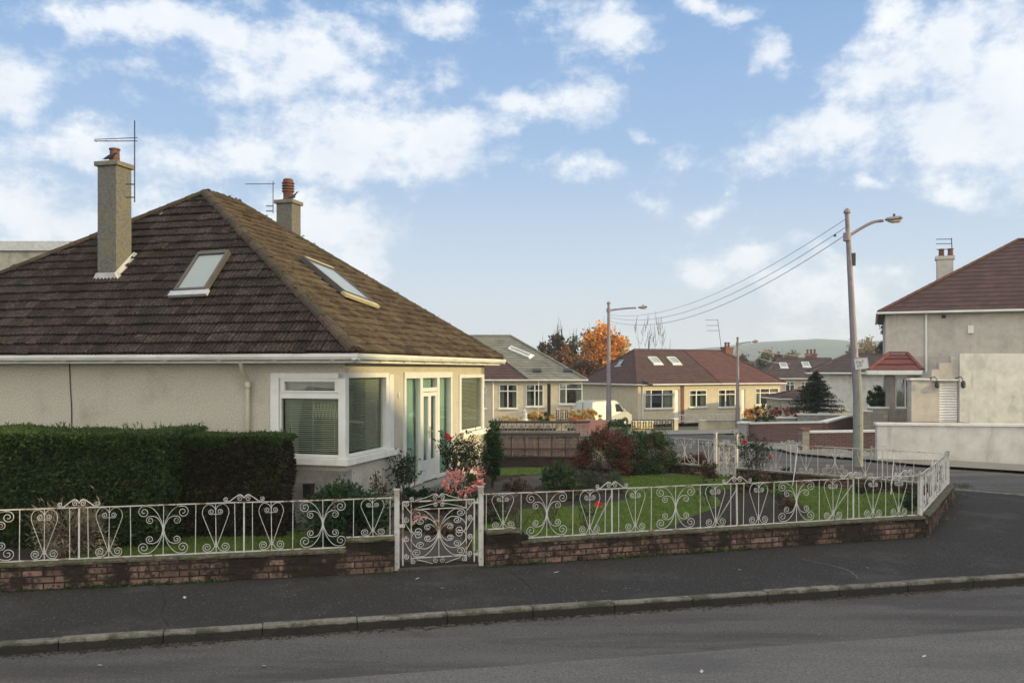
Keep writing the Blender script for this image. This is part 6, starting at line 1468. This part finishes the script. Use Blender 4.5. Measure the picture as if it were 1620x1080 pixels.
m = MB(); m.box(-.012,.02,Wv/2-.01,Wv/2+.01,.5,1.7); m.box(-.03,.0,Wv/2-.3,Wv/2-.1,.95,1.0); m.build('rear_door_seam', m_dark, van)
m = MB(); m.box(4.1,4.42,.02,.35,.74,.86); m.build('headlight', m_lens, van)
m = MB(); m.box(3.25,3.42,-.20,-.02,1.08,1.24); m.build('wing_mirror', m_vanpaint, van, bevel=.03)
for x in (.85, 3.62):
    for y in (-.01, Wv-.19):
        m = MB(lambda a, b, z, x=x, y=y: (x+a, y+z, .31+b)); m.lathe([(.20,0),(.30,.0),(.33,.03),(.33,.17),(.30,.20),(.20,.20)], 20); w_ = m.build('wheel', m_rubber, van)
        m = MB(lambda a, b, z, x=x, y=y: (x+a, y-.006+z, .31+b)); m.lathe([(.02,0),(.19,.01),(.21,.04),(.21,.18),(.02,.19)], 16); m.build('rim', m_alloy, w_)
    vp('wheel_arch', [(x+math.cos(q*PI/10)*.40, .31+math.sin(q*PI/10)*.40) for q in range(11)], -.008, m_darkbrown, .03)
# unseen houses added beyond the right edge, sized to shade the garden and road
house_shell('shading_house', 'unseen two storey rendered house added to keep the low sun off the garden', 'house', (37, -4, 0), .2, 13, 15, 6.3, 10.3, 3.0, 10, wm=m_greyr, tm=m_tile_red, nc=10)
house_shell('shading_house', 'second unseen two storey rendered house added to shade the road', 'house', (33, -22, 0), .2, 13, 19, 6.3, 10.3, 3.0, 10, wm=m_greyr, tm=m_tile_red, nc=10)
# ------------------------------------------------------------------ the air between here and the hills
hz_m = bpy.data.materials.new('thin_haze'); hz_m.use_nodes = True; nt = hz_m.node_tree; nt.nodes.remove(nt.nodes['Principled BSDF'])
pv = nd(nt, 'ShaderNodeVolumePrincipled'); pv.inputs['Color'].default_value = (.80,.88,.95,1); pv.inputs['Density'].default_value = .00048; pv.inputs['Anisotropy'].default_value = .1
nt.links.new(pv.outputs[0], nt.nodes['Material Output'].inputs['Volume'])
m = MB(); m.box(-1100,3000,-80,1900,-9,75); o = m.build('haze', hz_m); tag(o, 'thin blue air between the street and the hills', 'haze', kind='stuff')
# ------------------------------------------------------------------ sky, sun, camera
SUN = Vector((.965, -.22, 0)).normalized(); EL = math.radians(10)
sd_ = Vector((SUN.x*math.cos(EL), SUN.y*math.cos(EL), math.sin(EL)))
sun = bpy.data.lights.new('sun', 'SUN'); sun.energy = 5.0; sun.angle = math.radians(.6); sun.color = (1, .78, .38)
so = bpy.data.objects.new('sun', sun); COL.objects.link(so); so.rotation_euler = sd_.to_track_quat('Z', 'Y').to_euler(); so.location = (0,0,30)
wd = bpy.data.worlds.new('World'); SC.world = wd; wd.use_nodes = True; nt = wd.node_tree; L = nt.links
bg = nt.nodes['Background']
sky = nd(nt, 'ShaderNodeTexSky'); sky.sky_type = 'NISHITA'; sky.sun_disc = False; sky.sun_elevation = EL; sky.sun_rotation = math.atan2(SUN.x, SUN.y)
sky.air_density = 1.0; sky.dust_density = .6; sky.ozone_density = 2.2
tc = nd(nt, 'ShaderNodeTexCoord'); sep = nd(nt, 'ShaderNodeSeparateXYZ'); L.new(tc.outputs['Generated'], sep.inputs[0])
def math_(op, a, b=None, c=None):
    n = nd(nt, 'ShaderNodeMath', operation=op)
    for i, v in enumerate((a, b, c)):
        if v is None: continue
        if isinstance(v, (int, float)): n.inputs[i].default_value = v
        else: L.new(v, n.inputs[i])
    return n.outputs[0]
az = math_('ARCTAN2', sep.outputs[0], sep.outputs[1])
hy = math_('SQRT', math_('ADD', math_('MULTIPLY', sep.outputs[0], sep.outputs[0]), math_('MULTIPLY', sep.outputs[1], sep.outputs[1])))
el = math_('DIVIDE', sep.outputs[2], math_('MAXIMUM', hy, .001))
cmb = nd(nt, 'ShaderNodeCombineXYZ'); L.new(az, cmb.inputs[0]); L.new(el, cmb.inputs[1])
# the wisps bend the cloud shapes
nz = nd(nt, 'ShaderNodeTexNoise'); nz.inputs['Scale'].default_value = 9; nz.inputs['Detail'].default_value = 7; nz.inputs['Roughness'].default_value = .62; L.new(cmb.outputs[0], nz.inputs['Vector'])
nz2 = nd(nt, 'ShaderNodeTexNoise'); nz2.inputs['Scale'].default_value = 17; nz2.inputs['Detail'].default_value = 9; nz2.inputs['Roughness'].default_value = .66
mpn = nd(nt, 'ShaderNodeMapping'); mpn.inputs['Location'].default_value = (3.1, 1.7, 0); mpn.inputs['Scale'].default_value = (1, 1.35, 1); L.new(cmb.outputs[0], mpn.inputs['Vector']); L.new(mpn.outputs[0], nz2.inputs['Vector'])
wv = nd(nt, 'ShaderNodeVectorMath', operation='SUBTRACT'); L.new(nz.outputs['Color'], wv.inputs[0]); wv.inputs[1].default_value = (.5,.5,.5)
ws = nd(nt, 'ShaderNodeVectorMath', operation='SCALE'); L.new(wv.outputs[0], ws.inputs[0]); ws.inputs['Scale'].default_value = .10
wa = nd(nt, 'ShaderNodeVectorMath', operation='ADD'); L.new(cmb.outputs[0], wa.inputs[0]); L.new(ws.outputs[0], wa.inputs[1])
P2 = nd(nt, 'ShaderNodeVectorMath', operation='MULTIPLY'); L.new(wa.outputs[0], P2.inputs[0]); P2.inputs[1].default_value = (1,1,0)
blobs = [(190,32,120,40,.95),(330,55,160,44,.95),(480,65,130,55,1),(400,115,100,40,.8),(560,115,50,45,.8),(180,115,60,24,.4),(20,150,80,100,.8),
 (130,228,110,42,.85),(280,240,120,38,.75),(420,232,80,42,.7),(570,200,160,65,1.05),(690,215,100,60,1),(500,255,150,45,.9),(640,265,90,35,.9),
 (115,362,90,38,1),(250,322,90,30,.8),(520,370,90,55,.95),(565,420,55,50,.9),(490,325,70,35,.8),(30,330,80,60,.9),
 (690,18,90,28,.75),(700,110,25,30,.5),(815,155,60,32,.8),(925,145,60,45,.85),(880,20,50,30,.6),(965,45,80,50,.8),(1000,25,60,40,.6),(1125,12,50,18,.65),(905,258,62,26,.7),
 (1205,85,36,34,.75),(1235,115,22,20,.5),(1025,205,26,14,.5),(1060,248,32,34,.6),(1140,335,36,20,.5),(1030,318,36,20,.5),(1160,305,16,16,.45),
 (1430,30,55,60,.9),(1510,70,70,70,1.1),(1400,125,85,65,1.05),(1490,190,100,80,1.1),(1225,240,85,36,.8),(1340,220,100,48,.95),(1510,295,60,36,.85),(1600,150,90,170,1.1),
 (1110,425,50,34,.8),(1190,408,60,30,.75),(1290,455,100,45,.8),(1365,475,50,36,.75),(1240,508,70,22,.6),(1370,298,22,12,.5),(1422,443,22,12,.5),(1330,525,60,16,.5),(1240,250,40,20,.5)]
acc = None
for px, py, rx, ry, wt in blobs:
    a_ = math.atan((px-CX)/F); e_ = (CY-py)/F*math.cos(a_); ca_ = math.cos(a_)
    mp = nd(nt, 'ShaderNodeVectorMath', operation='SUBTRACT'); L.new(P2.outputs[0], mp.inputs[0]); mp.inputs[1].default_value = (a_, e_, 0)
    ms_ = nd(nt, 'ShaderNodeVectorMath', operation='MULTIPLY'); L.new(mp.outputs[0], ms_.inputs[0]); ms_.inputs[1].default_value = (F/(rx*ca_*ca_*1.36), F/(ry*ca_*1.33), 0)
    dt = nd(nt, 'ShaderNodeVectorMath', operation='LENGTH'); L.new(ms_.outputs[0], dt.inputs[0])
    v = math_('MULTIPLY', math_('SUBTRACT', 1.0, dt.outputs['Value']), wt)
    acc = v if acc is None else math_('SMOOTH_MAX', acc, v, .25)
# away from the photographed part of the sky the clouds come from noise alone
nz3 = nd(nt, 'ShaderNodeTexNoise'); nz3.inputs['Scale'].default_value = 4; nz3.inputs['Detail'].default_value = 6; L.new(tc.outputs['Generated'], nz3.inputs['Vector'])
def ramp_(v, a, b):
    n = nd(nt, 'ShaderNodeMapRange', interpolation_type='SMOOTHSTEP'); n.inputs['From Min'].default_value = a; n.inputs['From Max'].default_value = b; L.new(v, n.inputs['Value']); return n.outputs[0]
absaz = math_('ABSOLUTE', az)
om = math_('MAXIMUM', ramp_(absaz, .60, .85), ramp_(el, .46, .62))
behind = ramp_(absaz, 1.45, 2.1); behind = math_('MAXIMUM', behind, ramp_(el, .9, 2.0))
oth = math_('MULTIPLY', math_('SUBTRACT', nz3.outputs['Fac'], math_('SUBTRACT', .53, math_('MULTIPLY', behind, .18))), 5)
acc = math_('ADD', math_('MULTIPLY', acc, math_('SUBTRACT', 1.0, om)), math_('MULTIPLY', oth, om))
dens = math_('ADD', math_('MULTIPLY', acc, .9), math_('MULTIPLY', math_('SUBTRACT', nz2.outputs['Fac'], .5), 2.0))
mrc = nd(nt, 'ShaderNodeMapRange', interpolation_type='SMOOTHSTEP'); mrc.inputs['From Min'].default_value = -.04; mrc.inputs['From Max'].default_value = .72; mrc.inputs['To Max'].default_value = .93
L.new(dens, mrc.inputs['Value'])
shade = nd(nt, 'ShaderNodeMapRange'); shade.inputs['From Min'].default_value = .3; shade.inputs['From Max'].default_value = .75
L.new(nz.outputs['Fac'], shade.inputs['Value'])
ccol = nd(nt, 'ShaderNodeMixRGB'); ccol.inputs[1].default_value = (7.7, 8.3, 9.2, 1); ccol.inputs[2].default_value = (9.7, 9.9, 10.1, 1); L.new(shade.outputs[0], ccol.inputs[0])
# the clear air: the Nishita sky, kept blue up high and pale by the horizon
gr = nd(nt, 'ShaderNodeValToRGB'); L.new(math_('MULTIPLY', el, 2.0), gr.inputs[0])
els = gr.color_ramp.elements; els[0].position = 0; els[0].color = (.74,.80,.885,1); els[1].position = .86; els[1].color = (.225,.415,.74,1)
for p_, c_ in ((.19,(.63,.745,.885,1)),(.48,(.365,.545,.82,1))):
    e_ = els.new(p_); e_.color = c_
gs = nd(nt, 'ShaderNodeVectorMath', operation='SCALE'); L.new(gr.outputs[0], gs.inputs[0]); gs.inputs['Scale'].default_value = 10
sm = nd(nt, 'ShaderNodeMixRGB'); sm.inputs[0].default_value = .85; L.new(sky.outputs[0], sm.inputs[1]); L.new(gs.outputs[0], sm.inputs[2])
mxs = nd(nt, 'ShaderNodeMixRGB'); L.new(mrc.outputs[0], mxs.inputs[0]); L.new(sm.outputs[0], mxs.inputs[1]); L.new(ccol.outputs[0], mxs.inputs[2])
warm = nd(nt, 'ShaderNodeMixRGB'); warm.inputs[1].default_value = (1,1,1,1); warm.inputs[2].default_value = (2.75,2.47,2.06,1); L.new(behind, warm.inputs[0])  # added fill: brightens and warms the unseen clouds behind and overhead
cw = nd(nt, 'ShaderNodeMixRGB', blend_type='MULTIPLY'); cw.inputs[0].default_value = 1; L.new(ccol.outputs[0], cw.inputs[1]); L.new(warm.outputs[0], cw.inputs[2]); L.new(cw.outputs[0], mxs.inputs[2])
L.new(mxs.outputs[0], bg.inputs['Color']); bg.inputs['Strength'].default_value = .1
cd = bpy.data.cameras.new('camera'); co = bpy.data.objects.new('camera', cd); COL.objects.link(co)
co.location = (0,0,CAMZ); co.rotation_euler = (PI/2,0,0); cd.sensor_width = 36; cd.lens = 36*F/1620; cd.shift_y = 45/1620; cd.clip_end = 4000; cd.clip_start = .05
SC.camera = co
SC.view_settings.view_transform = 'Standard'; SC.view_settings.look = 'None'; SC.view_settings.exposure = .12; SC.view_settings.gamma = 1
